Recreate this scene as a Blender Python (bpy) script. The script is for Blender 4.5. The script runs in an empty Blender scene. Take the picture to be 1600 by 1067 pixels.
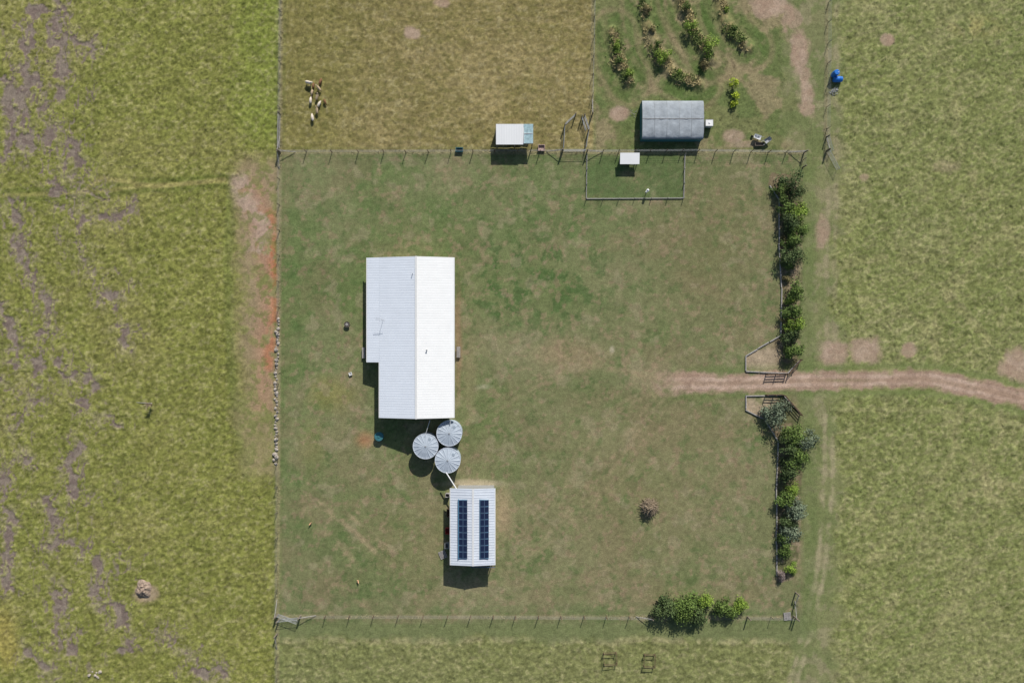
import bpy, math, random
import numpy as np
from mathutils import Vector, Matrix
random.seed(7)
rng = np.random.default_rng(7)
HC = 106.7
R = random.random
def U(a, b): return a + (b - a) * random.random()
def P(u, v, h=0.0):
    k = (1 - h / HC) / 10.0
    return ((u - 800) * k, (533.5 - v) * k)
def lin(c):
    c = c / 255.0
    return c / 12.92 if c <= 0.04045 else ((c + 0.055) / 1.055) ** 2.4
def S(r, g, b): return np.array([lin(r), lin(g), lin(b)])
COL = bpy.context.scene.collection

# ------------------------------------------------------------------ materials
def mat(name, rgb, rough=0.8, metal=0.0, var=0.15, scale=3.0, bump=0.0, attr=None, spec=0.3, trans=0.0, bscale=None, rot=None):
    m = bpy.data.materials.new(name); m.use_nodes = True
    nt = m.node_tree; N = nt.nodes; L = nt.links
    b = N['Principled BSDF']
    b.inputs['Roughness'].default_value = rough
    b.inputs['Metallic'].default_value = metal
    b.inputs['Specular IOR Level'].default_value = spec
    if trans: b.inputs['Transmission Weight'].default_value = trans
    tc = N.new('ShaderNodeNewGeometry')
    no = N.new('ShaderNodeTexNoise'); no.inputs['Scale'].default_value = scale
    no.inputs['Detail'].default_value = 6; no.inputs['Roughness'].default_value = rot or 0.65
    L.new(tc.outputs['Position'], no.inputs['Vector'])
    mr = N.new('ShaderNodeMapRange')
    mr.inputs['From Min'].default_value = 0.3; mr.inputs['From Max'].default_value = 0.7
    mr.inputs['To Min'].default_value = 1 - var; mr.inputs['To Max'].default_value = 1 + var
    L.new(no.outputs['Fac'], mr.inputs['Value'])
    vm = N.new('ShaderNodeVectorMath'); vm.operation = 'SCALE'
    if attr:
        a = N.new('ShaderNodeAttribute'); a.attribute_name = attr
        L.new(a.outputs['Color'], vm.inputs[0])
    else:
        vm.inputs[0].default_value = tuple(float(x) for x in rgb)
    L.new(mr.outputs['Result'], vm.inputs['Scale'])
    L.new(vm.outputs['Vector'], b.inputs['Base Color'])
    if bump:
        n2 = N.new('ShaderNodeTexNoise'); n2.inputs['Scale'].default_value = bscale or scale * 3
        n2.inputs['Detail'].default_value = 5
        L.new(tc.outputs['Position'], n2.inputs['Vector'])
        bp = N.new('ShaderNodeBump'); bp.inputs['Strength'].default_value = 1.0
        bp.inputs['Distance'].default_value = bump
        L.new(n2.outputs['Fac'], bp.inputs['Height']); L.new(bp.outputs['Normal'], b.inputs['Normal'])
    return m
M = {}
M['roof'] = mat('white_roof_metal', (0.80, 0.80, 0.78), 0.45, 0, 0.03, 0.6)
M['roofl'] = mat('roof_metal_sky_reflection', (0.68, 0.72, 0.77), 0.45, 0, 0.03, 0.6)  # same white sheeting; sky reflection on the left slopes painted in as bluish grey
M['roofb'] = mat('grey_white_roof_metal', (0.58, 0.62, 0.67), 0.45, 0, 0.06, 0.8)
M['trim'] = mat('pale_trim', (0.66, 0.66, 0.64), 0.5, 0, 0.05)
M['wall'] = mat('cream_cladding', (0.5, 0.46, 0.38), 0.8, 0, 0.08)
M['glass'] = mat('window_glass', (0.03, 0.04, 0.05), 0.08, 0, 0.1, spec=0.6)
M['door'] = mat('brown_door', (0.12, 0.07, 0.04), 0.6, 0, 0.15)
M['conc'] = mat('concrete', (0.33, 0.3, 0.26), 0.9, 0, 0.2, 2, 0.01)
M['tank'] = mat('galvanised_tank', (0.36, 0.42, 0.47), 0.4, 0.15, 0.1, 2)
M['tankroof'] = mat('galvanised_tank_roof', (0.40, 0.45, 0.50), 0.5, 0.0, 0.14, 1.5)
M['steel'] = mat('galvanised_steel', (0.36, 0.37, 0.37), 0.5, 0.3, 0.15, 4)
M['rust'] = mat('weathered_steel_post', (0.10, 0.085, 0.07), 0.8, 0, 0.3, 6)
M['timber'] = mat('weathered_timber', (0.20, 0.165, 0.13), 0.9, 0, 0.3, 5, 0.01)
M['gtimber'] = mat('silvered_timber', (0.34, 0.32, 0.30), 0.9, 0, 0.3, 4, 0.01)
M['dtimber'] = mat('brown_timber', (0.13, 0.085, 0.055), 0.9, 0, 0.3, 5, 0.01)
M['pv'] = mat('solar_cells', (0.012, 0.02, 0.05), 0.25, 0, 0.2, 4, spec=0.5)
M['pvf'] = mat('solar_frame', (0.10, 0.16, 0.24), 0.4, 0.3, 0.1)
M['white'] = mat('white_plastic', (0.75, 0.75, 0.73), 0.5, 0, 0.05)
M['teal'] = mat('teal_plastic', (0.04, 0.15, 0.17), 0.6, 0, 0.25, 2)
M['tealp'] = mat('teal_polycarbonate', (0.36, 0.50, 0.52), 0.4, 0, 0.3, 2.5)
M['blue'] = mat('blue_plastic', (0.015, 0.16, 0.55), 0.45, 0, 0.15, 4)
M['film'] = mat('greenhouse_film', (0.33, 0.36, 0.38), 0.8, 0, 0.2, 0.9, 0.05, bscale=2.2, spec=.15)
M['black'] = mat('black_rubber', (0.02, 0.02, 0.02), 0.8, 0, 0.2)
M['rock'] = mat('pale_fieldstone', (0.40, 0.35, 0.29), 0.9, 0, 0.35, 3, 0.03)
M['soil'] = mat('heaped_soil', (0.33, 0.25, 0.19), 0.95, 0, 0.5, 3, 0.15)
M['stick'] = mat('dead_branches', (0.30, 0.235, 0.16), 0.9, 0, 0.4, 5)
M['bark'] = mat('bark', (0.13, 0.10, 0.075), 0.9, 0, 0.3, 6, 0.02)
M['wood_red'] = mat('fleece_brown', (0.20, 0.10, 0.05), 0.95, 0, 0.2, 8)
M['fleece'] = mat('fleece_tan', (0.46, 0.35, 0.22), 0.95, 0, 0.2, 9, 0.02)
M['fleecew'] = mat('fleece_white', (0.64, 0.56, 0.46), 0.95, 0, 0.2, 9, 0.02)
M['leaf'] = mat('foliage', None, 0.7, 0, 0.2, 3, attr='Col', spec=0.2)
M['ground'] = mat('pasture_ground', None, 0.95, 0, 0.42, 4.8, 0.05, attr='Col', spec=0.05, bscale=7, rot=.85)
M['tuft'] = mat('grass_blades', None, 0.85, 0, 0.15, 3, attr='Col', spec=0.1)
M['red'] = mat('faded_red_paint', (0.35, 0.05, 0.04), 0.6, 0, 0.15)

# ------------------------------------------------------------------ mesh builder
class MB:
    def __init__(s): s.v = []; s.f = []; s.mi = []; s.sm = []
    def add(s, vs, fs, mi=0, sm=False):
        o = len(s.v); s.v += [tuple(x) for x in vs]
        for f in fs: s.f.append(tuple(i + o for i in f)); s.mi.append(mi); s.sm.append(sm)
        return s
    def box(s, c, d, rz=0, mi=0):
        x, y, z = d[0] / 2, d[1] / 2, d[2] / 2; ca, sa = math.cos(rz), math.sin(rz)
        vs = [(c[0] + a * x * ca - b * y * sa, c[1] + a * x * sa + b * y * ca, c[2] + e * z) for e in (-1, 1) for a, b in ((-1, -1), (1, -1), (1, 1), (-1, 1))]
        return s.add(vs, [(3, 2, 1, 0), (4, 5, 6, 7), (0, 1, 5, 4), (1, 2, 6, 5), (2, 3, 7, 6), (3, 0, 4, 7)], mi)
    def beam(s, a, b, w, h, mi=0):
        a = Vector(a); b = Vector(b); d = (b - a).normalized()
        up = Vector((0, 0, 1)) if abs(d.z) < 0.95 else Vector((1, 0, 0))
        r = d.cross(up).normalized() * w / 2; t = r.cross(d).normalized() * h / 2
        vs = [p + i * r + j * t for p in (a, b) for i, j in ((-1, -1), (1, -1), (1, 1), (-1, 1))]
        return s.add(vs, [(0, 1, 2, 3), (7, 6, 5, 4), (0, 4, 5, 1), (1, 5, 6, 2), (2, 6, 7, 3), (3, 7, 4, 0)], mi)
    def cyl(s, a, b, r0, r1=None, n=8, mi=0, cap=True, sm=True):
        if r1 is None: r1 = r0
        a = Vector(a); b = Vector(b); d = (b - a).normalized()
        up = Vector((0, 0, 1)) if abs(d.z) < 0.95 else Vector((1, 0, 0))
        x = d.cross(up).normalized(); y = d.cross(x).normalized()
        vs = []
        for p, r in ((a, r0), (b, r1)):
            for i in range(n):
                t = 2 * math.pi * i / n; vs.append(p + x * math.cos(t) * r + y * math.sin(t) * r)
        s.add(vs, [(i, (i + 1) % n, n + (i + 1) % n, n + i) for i in range(n)], mi, sm)
        if cap: s.add(vs, [tuple(range(n))[::-1], tuple(range(n, 2 * n))], mi)
        return s
    def path(s, pts, r0, r1, n=6, mi=0):
        k = len(pts) - 1
        for i in range(k):
            s.cyl(pts[i], pts[i + 1], r0 + (r1 - r0) * i / k, r0 + (r1 - r0) * (i + 1) / k, n, mi)
        return s
    def mesh(s, name, mats, off=(0, 0, 0)):
        me = bpy.data.meshes.new(name)
        me.from_pydata([(a - off[0], b - off[1], c - off[2]) for a, b, c in s.v], [], s.f)
        for m in mats: me.materials.append(m)
        me.polygons.foreach_set('material_index', s.mi); me.polygons.foreach_set('use_smooth', s.sm)
        me.update(); return me
    def part(s, name, mats, parent, world=True, label=None):
        if not isinstance(mats, list): mats = [mats]
        w = (0, 0, 0)
        if world:
            q = parent
            while q is not None: w = (w[0] + q.location.x, w[1] + q.location.y, w[2] + q.location.z); q = q.parent
        o = bpy.data.objects.new(name, s.mesh(name, mats, w)); COL.objects.link(o); o.parent = parent
        if label: o['label'] = label
        return o
    def top(s, name, mats, label, cat, loc=(0, 0, 0), group=None, world=True):
        if not isinstance(mats, list): mats = [mats]
        o = bpy.data.objects.new(name, s.mesh(name, mats, loc if world else (0, 0, 0))); COL.objects.link(o)
        o.location = loc; tag(o, label, cat, group); return o
def tag(o, label, cat, group=None):
    o['label'] = label; o['category'] = cat
    if group: o['group'] = group
def thing(name, label, cat, loc=(0, 0, 0), group=None, rz=0):
    o = bpy.data.objects.new(name, None); o.empty_display_size = 0.5; COL.objects.link(o)
    o.location = loc; o.rotation_euler = (0, 0, rz); tag(o, label, cat, group); return o

# ------------------------------------------------------------------ noise
TBL = rng.random((256, 256))
def vnoise(x, y, seed=0):
    x = x + seed * 17.31; y = y + seed * 9.77
    xi = np.floor(x).astype(np.int64); yi = np.floor(y).astype(np.int64)
    fx = x - xi; fy = y - yi
    fx = fx * fx * (3 - 2 * fx); fy = fy * fy * (3 - 2 * fy)
    a = TBL[xi & 255, yi & 255]; b = TBL[(xi + 1) & 255, yi & 255]
    c = TBL[xi & 255, (yi + 1) & 255]; d = TBL[(xi + 1) & 255, (yi + 1) & 255]
    return (a * (1 - fx) + b * fx) * (1 - fy) + (c * (1 - fx) + d * fx) * fy
def fbm(x, y, size, oc=4, seed=0, gain=0.55):
    s = 0; a = 1; t = 0; k = 1.0 / size
    for i in range(oc):
        cs, sn = math.cos(0.7 * i + seed), math.sin(0.7 * i + seed)
        s = s + a * vnoise((x * cs - y * sn) * k, (x * sn + y * cs) * k, seed + i * 3 + 1); t += a; a *= gain; k *= 2.07
    return s / t
def ss(a, b, x):
    t = np.clip((x - a) / (b - a), 0, 1); return t * t * (3 - 2 * t)
def rect(u, v, u0, v0, u1, v1, s):
    return ss(u0 - s, u0 + s, u) * (1 - ss(u1 - s, u1 + s, u)) * ss(v0 - s, v0 + s, v) * (1 - ss(v1 - s, v1 + s, v))
def pld(u, v, pts):
    d = np.full(u.shape, 1e9)
    for (a, b), (c, e) in zip(pts[:-1], pts[1:]):
        dx, dy = c - a, e - b
        t = np.clip(((u - a) * dx + (v - b) * dy) / (dx * dx + dy * dy), 0, 1)
        d = np.minimum(d, np.hypot(u - a - t * dx, v - b - t * dy))
    return d
def inpoly(u, v, pts):
    r = np.zeros(u.shape, bool); n = len(pts)
    for i in range(n):
        a, b = pts[i]; c, e = pts[(i + 1) % n]
        if b == e: continue
        r ^= ((b > v) != (e > v)) & (u < (c - a) * (v - b) / (e - b) + a)
    return r
DRIVE = [(1035, 601), (1100, 598), (1200, 597), (1300, 595), (1400, 592), (1460, 595), (1530, 606), (1600, 624), (1700, 660), (2000, 790), (2600, 1100)]
CRACKS = [[(80, -400), (95, 0), (88, 50), (102, 110), (78, 160), (70, 210), (95, 250), (82, 280), (112, 310), (128, 335), (115, 360), (128, 400)],
          [(60, 15), (38, 60), (42, 120), (28, 170), (40, 230)], [(120, 60), (135, 75)], [(100, 200), (122, 240), (118, 290), (148, 300)],
          [(20, 320), (35, 400), (60, 450), (75, 500), (50, 560), (62, 610), (30, 660), (38, 720)], [(0, 470), (20, 540), (12, 600)],
          [(95, 560), (110, 590), (150, 596), (128, 630), (150, 655), (185, 662)], [(70, 780), (92, 810), (84, 850), (122, 860), (160, 880), (150, 930), (185, 960), (200, 1010)],
          [(10, 740), (2, 800), (18, 860), (10, 920)], [(80, 900), (98, 940), (88, 980), (112, 1020)], [(250, 990), (290, 1010), (300, 1045), (340, 1052)], [(150, 430), (175, 470), (190, 455)], [(190, 520), (200, 545)],
          [(40, 1010), (70, 1050)], [(5, 130), (15, 190), (8, 240)], [(120, 700), (100, 740), (118, 770)], [(205, 330), (150, 335)]]
BED1 = [(1200, 288), (1217, 310), (1217, 380), (1221, 450), (1220, 525), (1165, 556), (1165, 582), (1232, 582), (1250, 562), (1255, 400), (1255, 275), (1205, 270)]
BED2 = [(1165, 618), (1222, 617), (1250, 645), (1255, 700), (1250, 860), (1240, 905), (1213, 912), (1213, 760), (1216, 690), (1195, 655), (1165, 640)]
ROWS = [[(1005, -60), (1008, 30), (1022, 75), (1050, 115), (1092, 134)], [(1050, -60), (1066, 10), (1084, 50), (1112, 95)],
        [(1120, -60), (1128, 20), (1142, 50), (1172, 76)], [(958, 50), (966, 95), (983, 128)]]
BARE = [(643, 52, 14, 13, .8), (690, 4, 12, 8, .7), (965, 176, 16, 14, .9), (1146, 214, 18, 11, .7), (1387, 62, 11, 10, .8),
        (1285, 362, 13, 28, .7), (1302, 552, 25, 22, .85), (1352, 548, 27, 24, .85), (1421, 546, 15, 13, .75), (1590, 572, 28, 28, .85),
        (1205, 8, 34, 22, .85), (1240, 30, 18, 16, .7), (1250, 85, 16, 38, .85), (1262, 150, 11, 28, .75), (228, 925, 20, 18, .6), (1480, 262, 26, 12, .2), (1160, 225, 30, 6, .5), (1352, 278, 8, 5, .5)]
def region_masks(u, v, x, y):
    w = (fbm(x, y, 6, 4, 5) - .5) * 14
    yard = rect(u, v, 437, 240, 1256, 972, 5)
    wc = (fbm(x, y, 2.5, 4, 7) - .5) * 50
    corr = rect(u + w * 2 + wc, v, 1235, -9999, 1308, 9999, 14)
    strip = rect(u, v + w * 1.5 + wc * .4, 430, 940, 1262, 998, 8)
    return w, yard, corr, strip
def ground_fn(x, y):
    u = x * 10 + 800; v = 533.5 - y * 10
    w, yard, corr, strip = region_masks(u, v, x, y)
    n1 = fbm(x, y, 14, 4, 1); n2 = fbm(x, y, 3.5, 5, 2); n3 = fbm(x, y, .8, 3, 3); nf = fbm(x, y, 0.35, 2, 4)
    n5 = fbm(x, y, 1.7, 4, 61)
    nd = fbm(x * .9, y * 1.1, .55, 3, 11)
    st = fbm((x + y * .5) * .6, (y - x * .5) * 1.7, .7, 3, 15)
    K = len(u); c = np.tile(S(119, 124, 72), (K, 1))
    def mx(col, m):
        nonlocal c
        c = c + (col - c) * np.clip(m, 0, 1)[:, None]
    left = 1 - ss(430, 438, u + w * .2)
    topm = rect(u, v, 438, -9999, 927, 238, 3)
    orch = rect(u, v, 930, -9999, 1292, 238, 4)
    bott = rect(u, v, 438, 985, 1240, 9999, 12)
    mx(S(120, 122, 59), left)
    mx(S(108, 114, 52), left * ss(.5, .62, n2) * .3)
    mx(S(134, 128, 74), left * ss(.50, .64, n1) * .4)
    mx(S(144, 138, 86), left * ss(.54, .64, st) * .35)
    mx(S(118, 132, 52), left * rect(u + w * 3, v + w * 2, 375, -9999, 445, 225, 26) * .45)
    mx(S(134, 132, 88), (1 - left) * ss(.48, .64, n1) * .4)
    mx(S(108, 118, 64), (1 - left) * ss(.5, .62, n2) * .35)
    mx(S(150, 144, 102), (1 - left) * ss(.54, .64, st) * .35)
    mx(S(126, 113, 70), topm * .85)
    mx(S(110, 106, 58), topm * ss(.48, .62, n5) * .3)
    mx(S(158, 140, 98), topm * ss(.46, .66, fbm(x, y, 8, 5, 21)) * ss(20, 120, v) * .4)
    mx(S(148, 134, 92), topm * ss(.52, .62, fbm(x * .5, y * 2, .9, 3, 25)) * .45)
    mx(S(114, 112, 54), topm * (1 - ss(480, 640, u)) * .45)
    mx(S(108, 111, 70), orch * .85)
    mx(S(84, 104, 54), orch * ss(.46, .56, n2) * .5)
    mx(S(144, 128, 98), orch * ss(.51, .60, fbm(x, y, 4, 5, 23)) * .65)
    for k, r in enumerate(ROWS):
        d = pld(u + w * .6, v + w * .6, r)
        mx(S(146, 132, 90), orch * (1 - ss(3, 13, d)) * .75 * ss(.40, .52, n5))
        mx(S(76, 98, 46), orch * ss(11, 18, d) * (1 - ss(24, 34, d)) * .6 * ss(.35, .5, n5))
        mx(S(140, 124, 94), orch * ss(30, 34, d) * (1 - ss(36, 44, d)) * .4)
    mx(S(116, 118, 72), bott * .7)
    mx(S(164, 154, 114), bott * (1 - ss(2, 9, np.abs(v + w * .6 - 1000))) * .5 * ss(.4, .55, n5))
    rough = (1 - yard) * (1 - corr)
    mx(S(170, 160, 118), rough * (1 - orch) * ss(.62, .72, nd) * .3)
    mx(S(84, 88, 44), rough * (1 - orch) * ss(.60, .70, 1 - nd) * .35)
    mx(S(156, 140, 72), (1 - ss(.3, 1, np.hypot((u + w * 2 - 8) / 34, (v + w * 2 - 1000) / 60))) * .5)
    mx(S(166, 152, 96), (1 - ss(.1, 1, np.hypot((u + w * 2 - 1520) / 70, (v + w - 40) / 26))) * .4 * ss(.42, .58, n5))
    mx(S(166, 156, 112), (1 - ss(.1, 1, np.hypot((u + w * 2 - 1555) / 40, (v + w - 765) / 36))) * .4 * ss(.42, .58, n5))
    for cu, cv, rr in ((1330, 640, 170), (1330, 640, 235), (1700, 560, 240), (1650, 1150, 260), (1650, 1150, 330), (1650, 1150, 400), (1200, 300, 330), (1900, 100, 420)):
        d = np.abs(np.hypot(u - cu, v - cv) + w * 1.5 - rr)
        mx(S(154, 146, 102), rough * (1 - left) * ss(1300, 1320, u) * (1 - ss(3, 12, d)) * .28 * ss(.42, .56, n5))
    # strip beside the fence
    mx(S(118, 120, 80), corr * .8)
    mx(S(100, 112, 64), corr * ss(.48, .6, n2) * .5)
    mx(S(146, 134, 106), corr * ss(.52, .62, n5) * .45)
    for off in (-6, 7):
        d = pld(u + off + w * .4, v, [(1302, -400), (1300, 300), (1299, 560)])
        mx(S(152, 140, 110), (1 - ss(1.5, 6, d)) * .4 * ss(.38, .56, n5))
        d = pld(u + off + w * .4, v, [(1298, 650), (1294, 760), (1283, 900), (1250, 1030), (1225, 1120), (1180, 1300)])
        mx(S(162, 150, 118), (1 - ss(1, 6, d)) * .5 * ss(.32, .52, n5))
        d = pld(u + off, v + w * .2, [(1310, 640), (1420, 640), (1530, 650), (1700, 690)])
        mx(S(152, 148, 100), (1 - ss(1.5, 6, d)) * .2)
    # yard
    mx(S(112, 114, 76), yard)
    mx(S(94, 111, 62), yard * (1 - ss(560, 760, u + w * 3)) * .75 * (1 - ss(620, 900, v + w * 2)))
    mx(S(99, 112, 68), yard * (1 - ss(330, 470, v + w * 3)) * (1 - ss(900, 1150, u + w * 4)) * .5)
    mx(S(104, 112, 72), strip * .8)
    y2 = fbm(x, y, 9, 5, 31)
    mx(S(132, 126, 92), yard * ss(.46, .62, y2) * .38)
    mx(S(124, 110, 82), yard * ss(.5, .66, fbm(x, y, 6, 5, 33)) * .35)
    mx(S(86, 106, 58), yard * ss(.54, .66, fbm(x, y, 4, 5, 35)) * .35)
    def blob(cu, cv, ru, rv, col, m, ed=.5, wn=2.0):
        d = np.hypot((u + w * wn - cu) / ru, (v + w * wn * .7 - cv) / rv)
        mx(col, (1 - ss(ed, 1.0, d)) * m)
    blob(820, 440, 170, 110, S(94, 112, 62), .45, .2)
    blob(650, 360, 130, 60, S(90, 110, 60), .4, .2)
    blob(760, 640, 60, 80, S(94, 112, 62), .5, .2)
    blob(860, 555, 150, 55, S(146, 136, 106), .3, .0)
    blob(1030, 590, 110, 36, S(158, 138, 112), .42, .0)
    blob(890, 555, 80, 40, S(156, 126, 100), .35, .1, 3)
    blob(1000, 780, 240, 170, S(120, 113, 78), .4, .2)
    blob(640, 840, 120, 90, S(122, 116, 78), .3, .2)
    blob(520, 620, 50, 40, S(134, 128, 66), .5, .1)
    blob(490, 700, 30, 60, S(126, 122, 70), .35, .1)
    blob(1110, 380, 120, 170, S(116, 106, 74), .5, .1)
    blob(1070, 660, 150, 60, S(124, 112, 82), .4, .1)
    d8 = np.hypot((u - 830) / 170, (v - 440) / 110)
    mx(S(66, 94, 48), yard * (1 - ss(.4, 1.1, d8)) * ss(.54, .63, fbm(x, y, 1.5, 5, 41)) * .65)
    mx(S(72, 98, 50), yard * ss(.60, .7, fbm(x, y, 1.3, 5, 43)) * .4)
    mx(S(152, 138, 110), yard * ss(.60, .72, fbm(x, y, 2.0, 5, 45)) * .35)
    mx(S(148, 124, 100), yard * ss(.62, .70, fbm(x, y, .9, 4, 47)) * .4)
    blob(716, 530, 8, 125, S(138, 114, 86), .7, .2, .3)
    blob(735, 600, 14, 100, S(138, 126, 92), .45, .2, .5)
    blob(742, 756, 62, 10, S(180, 164, 136), .75, .3, .4)
    blob(787, 800, 22, 60, S(158, 136, 106), .7, .1, .6)
    blob(672, 850, 24, 90, S(132, 122, 88), .5, .1, .6)
    blob(735, 918, 60, 16, S(142, 132, 100), .5, .1, .5)
    blob(572, 688, 22, 20, S(170, 112, 80), .55, .1, .9)
    blob(755, 604, 20, 6, S(170, 164, 140), .3, .1, .9)
    blob(955, 545, 6, 8, S(186, 174, 152), .55, .1, .4)
    ph = np.sin((v * .55 + (n1 - .5) * 40)) * .5 + .5
    mx(S(124, 128, 88), yard * ph * .1 * ss(.4, .6, n1))
    for pts, m in (([(1040, 612), (985, 680), (930, 770), (850, 850), (800, 872)], .3), ([(1030, 606), (960, 640), (900, 720), (880, 800), (930, 850)], .25),
                   ([(478, 810), (482, 790), (500, 786), (530, 812), (560, 835), (596, 872)], .5), ([(500, 830), (530, 845), (560, 890)], .35), ([(540, 800), (600, 850), (610, 900)], .25),
                   ([(1040, 595), (930, 570), (830, 600), (770, 640)], .3), ([(730, 905), (860, 915), (1010, 880), (1150, 860)], .2), ([(1000, 640), (990, 720), (930, 800)], .2),
                   ([(1180, 300), (1185, 540)], .2), ([(560, 944), (900, 938), (1180, 930)], .2)):
        for o in (-5, 5):
            d = pld(u + o + w * .5, v + o * .6 + w * .5, pts)
            mx(S(150, 134, 102), yard * (1 - ss(1, 5, d)) * m * ss(.33, .55, n5))
    pen = rect(u, v, 917, 243, 1069, 310, 3)
    mx(S(76, 98, 54), pen * .7 * ss(.3, .55, n2 + .05))
    blob(985, 272, 24, 8, S(116, 106, 80), .6, .2, .3)
    for o in (-7, 7):
        d = pld(u, v + o + w * .2, [(-400, 318), (0, 306), (150, 300), (230, 290), (350, 283), (400, 300)])
        mx(S(88, 98, 42), left * (1 - ss(1.5, 7, d)) * .55)
    d = pld(u, v + w * .2, [(-400, 318), (0, 306), (150, 300), (230, 290), (350, 283), (400, 300)])
    mx(S(142, 134, 80), left * (1 - ss(1.5, 5, d)) * .4)
    d = pld(u + w * .4, v, [(362, 290), (356, 420), (362, 600), (385, 740)])
    mx(S(104, 112, 56), left * (1 - ss(3, 12, d)) * .5)
    d = pld(u + w * .3, v + w * .3, [(130, 300), (160, 278), (240, 292), (350, 280)])
    mx(S(162, 150, 94), left * (1 - ss(1.5, 5, d)) * .5)
    # dusty dirt margin with grass breaking through
    g6 = fbm(x, y, 1.6, 5, 63); g7 = fbm(x, y, .9, 4, 67)
    dm = rect(u + w * 3, v + w * 3, 376, 250, 450, 740, 22) * (1 - ss(433, 438, u))
    fdn = 1 - .55 * ss(480, 720, v)
    mx(S(138, 128, 90), dm * .65)
    mx(S(148, 126, 102), dm * ss(.36, .54, g6) * .7 * fdn)
    core = 1 - ss(4, 30, pld(u + w * 1.2, v, [(395, 300), (412, 350), (420, 400), (422, 470), (416, 560), (410, 640)]))
    mx(S(160, 124, 100), core * .8 * dm * ss(.28, .46, g6) * fdn)
    mx(S(170, 114, 80), (1 - ss(2, 15, pld(u + w * .8, v, [(425, 335), (430, 440), (427, 510), (420, 570)]))) * .75 * ss(.34, .52, g6) * left)
    mx(S(176, 106, 68), (1 - ss(1, 8, pld(u + w * .8, v, [(429, 370), (431, 440), (428, 500)]))) * .6 * ss(.4, .52, g7) * left)
    mx(S(166, 144, 126), (1 - ss(4, 26, pld(u + w * 2, v + w, [(378, 285), (388, 318), (420, 350), (408, 400)]))) * .8 * ss(.38, .52, n5) * left)
    mx(S(108, 115, 60), dm * ss(.55, .62, g7) * .6)
    # cracked bare soil: broken winding patches
    band = np.full(K, 1e9)
    w2 = (fbm(x, y, 2.2, 4, 91) - .5) * 40
    w3 = (fbm(x, y, 2.2, 4, 93) - .5) * 40
    for pts in CRACKS: band = np.minimum(band, pld(u + w2, v + w3, pts))
    clus = np.maximum(1 - ss(.5, 1.2, np.hypot((u - 70) / 110, (v - 130) / 260)), 1 - ss(.5, 1.2, np.hypot((u - 110) / 150, (v - 900) / 190)))
    rdg = 1 - np.abs(2 * fbm(x * 1.4 + w2 * .05, y * .6 + w3 * .05, 2.6, 4, 51) - 1)
    r2 = 1 - np.abs(2 * fbm(x * 1.2 + w3 * .03, y * .7, 1.3, 4, 53) - 1)
    cr = (1 - ss(2.0, 6.0, band + (n5 - .5) * 26 + (n3 - .5) * 14 - clus * 4)) * ss(.38, .46, n2 + (n3 - .5) * .4 + clus * .04)
    cr = np.maximum(cr, (1 - ss(10, 45, band)) * ss(.94, .975, rdg + clus * .012) * ss(.44, .52, n5 + (n3 - .5) * .3 + clus * .03))
    cr = np.maximum(cr, (1 - ss(6, 26, band)) * ss(.95, .98, r2) * .8 * ss(.4, .5, n3))
    cr = np.maximum(cr, clus * ss(.965, .985, rdg) * ss(.48, .54, n2) * .8) * left
    mx(S(132, 118, 108), cr * .9)
    mx(S(106, 91, 84), cr * ss(.46, .54, n3) * .7)
    mx(S(150, 138, 114), (1 - ss(4, 26, band)) * ss(.48, .58, g7) * .4 * left * (1 - cr))
    # bare patches
    bare = np.zeros(K)
    for (cu, cv, ru, rv, m) in BARE:
        d = np.hypot((u + w * .8 - cu) / ru, (v + w * .6 - cv) / rv) + (n3 - .5) * .5 + (n5 - .5) * .7
        bare = np.maximum(bare, (1 - ss(.6, 1.15, d)) * m)
    d = pld(u + w * 1.5, v + w, [(1195, -30), (1225, 10), (1238, 45), (1249, 80), (1258, 120), (1264, 170)]) + (n5 - .5) * 22
    bare = np.maximum(bare, (1 - ss(5, 14, d)) * .75 * ss(.36, .48, n2 + .05))
    mx(S(162, 138, 118), bare)
    mx(S(144, 119, 100), bare * ss(.46, .56, n3) * .6); mx(S(180, 158, 138), bare * ss(.52, .6, n5) * .4)
    # beds
    b1 = inpoly(u, v, BED1) | inpoly(u, v, BED2); b1 = b1.astype(float)
    mx(S(120, 104, 82), b1 * .8); mx(S(88, 96, 58), b1 * ss(.46, .56, n5) * .7); mx(S(150, 132, 108), b1 * ss(.54, .62, n3) * .5)
    ent = b1 * (1 - ss(1205, 1225, u)) * ss(540, 550, v) * (1 - ss(650, 660, v))
    mx(S(168, 150, 124), ent * .75); mx(S(112, 116, 74), ent * ss(.56, .62, n5) * .6)
    mx(S(98, 112, 64), rect(u + w, v, 1250, 260, 1275, 1000, 6) * .5)
    # driveway
    dd = pld(u + w * .15, v + w * .45, DRIVE)
    fade = ss(1012, 1090, u + w * 2)
    spread = 1 + .35 * (1 - ss(1030, 1110, u))
    edge = dd / spread + (n3 - .5) * 9 + (n5 - .5) * 12
    dr = (1 - ss(10, 18, edge)) * np.clip(.15 + .9 * fade + (n5 - .5) * 2.2 * (1 - fade), 0, 1)
    mx(S(98, 114, 62), (1 - ss(18, 34, dd)) * ss(14, 20, dd) * .5 * fade)
    mx(S(166, 140, 120), dr * .95)
    mx(S(186, 162, 144), dr * (1 - ss(1, 4.5, np.abs(dd - 6.5 + (n5 - .5) * 4))) * .55)
    mx(S(136, 114, 96), dr * (1 - ss(.5, 3, np.abs(dd - 11 + (n5 - .5) * 5))) * .4)
    mx(S(136, 118, 98), dr * (1 - ss(.5, 3.5, dd + (n5 - .5) * 5)) * .4)
    mx(S(122, 120, 80), dr * (1 - ss(1, 5, dd + (n3 - .5) * 8)) * rect(u, v, 1285, 0, 1350, 9999, 16) * .6)
    mx(S(148, 122, 102), dr * ss(.48, .56, n2) * .5)
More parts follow.
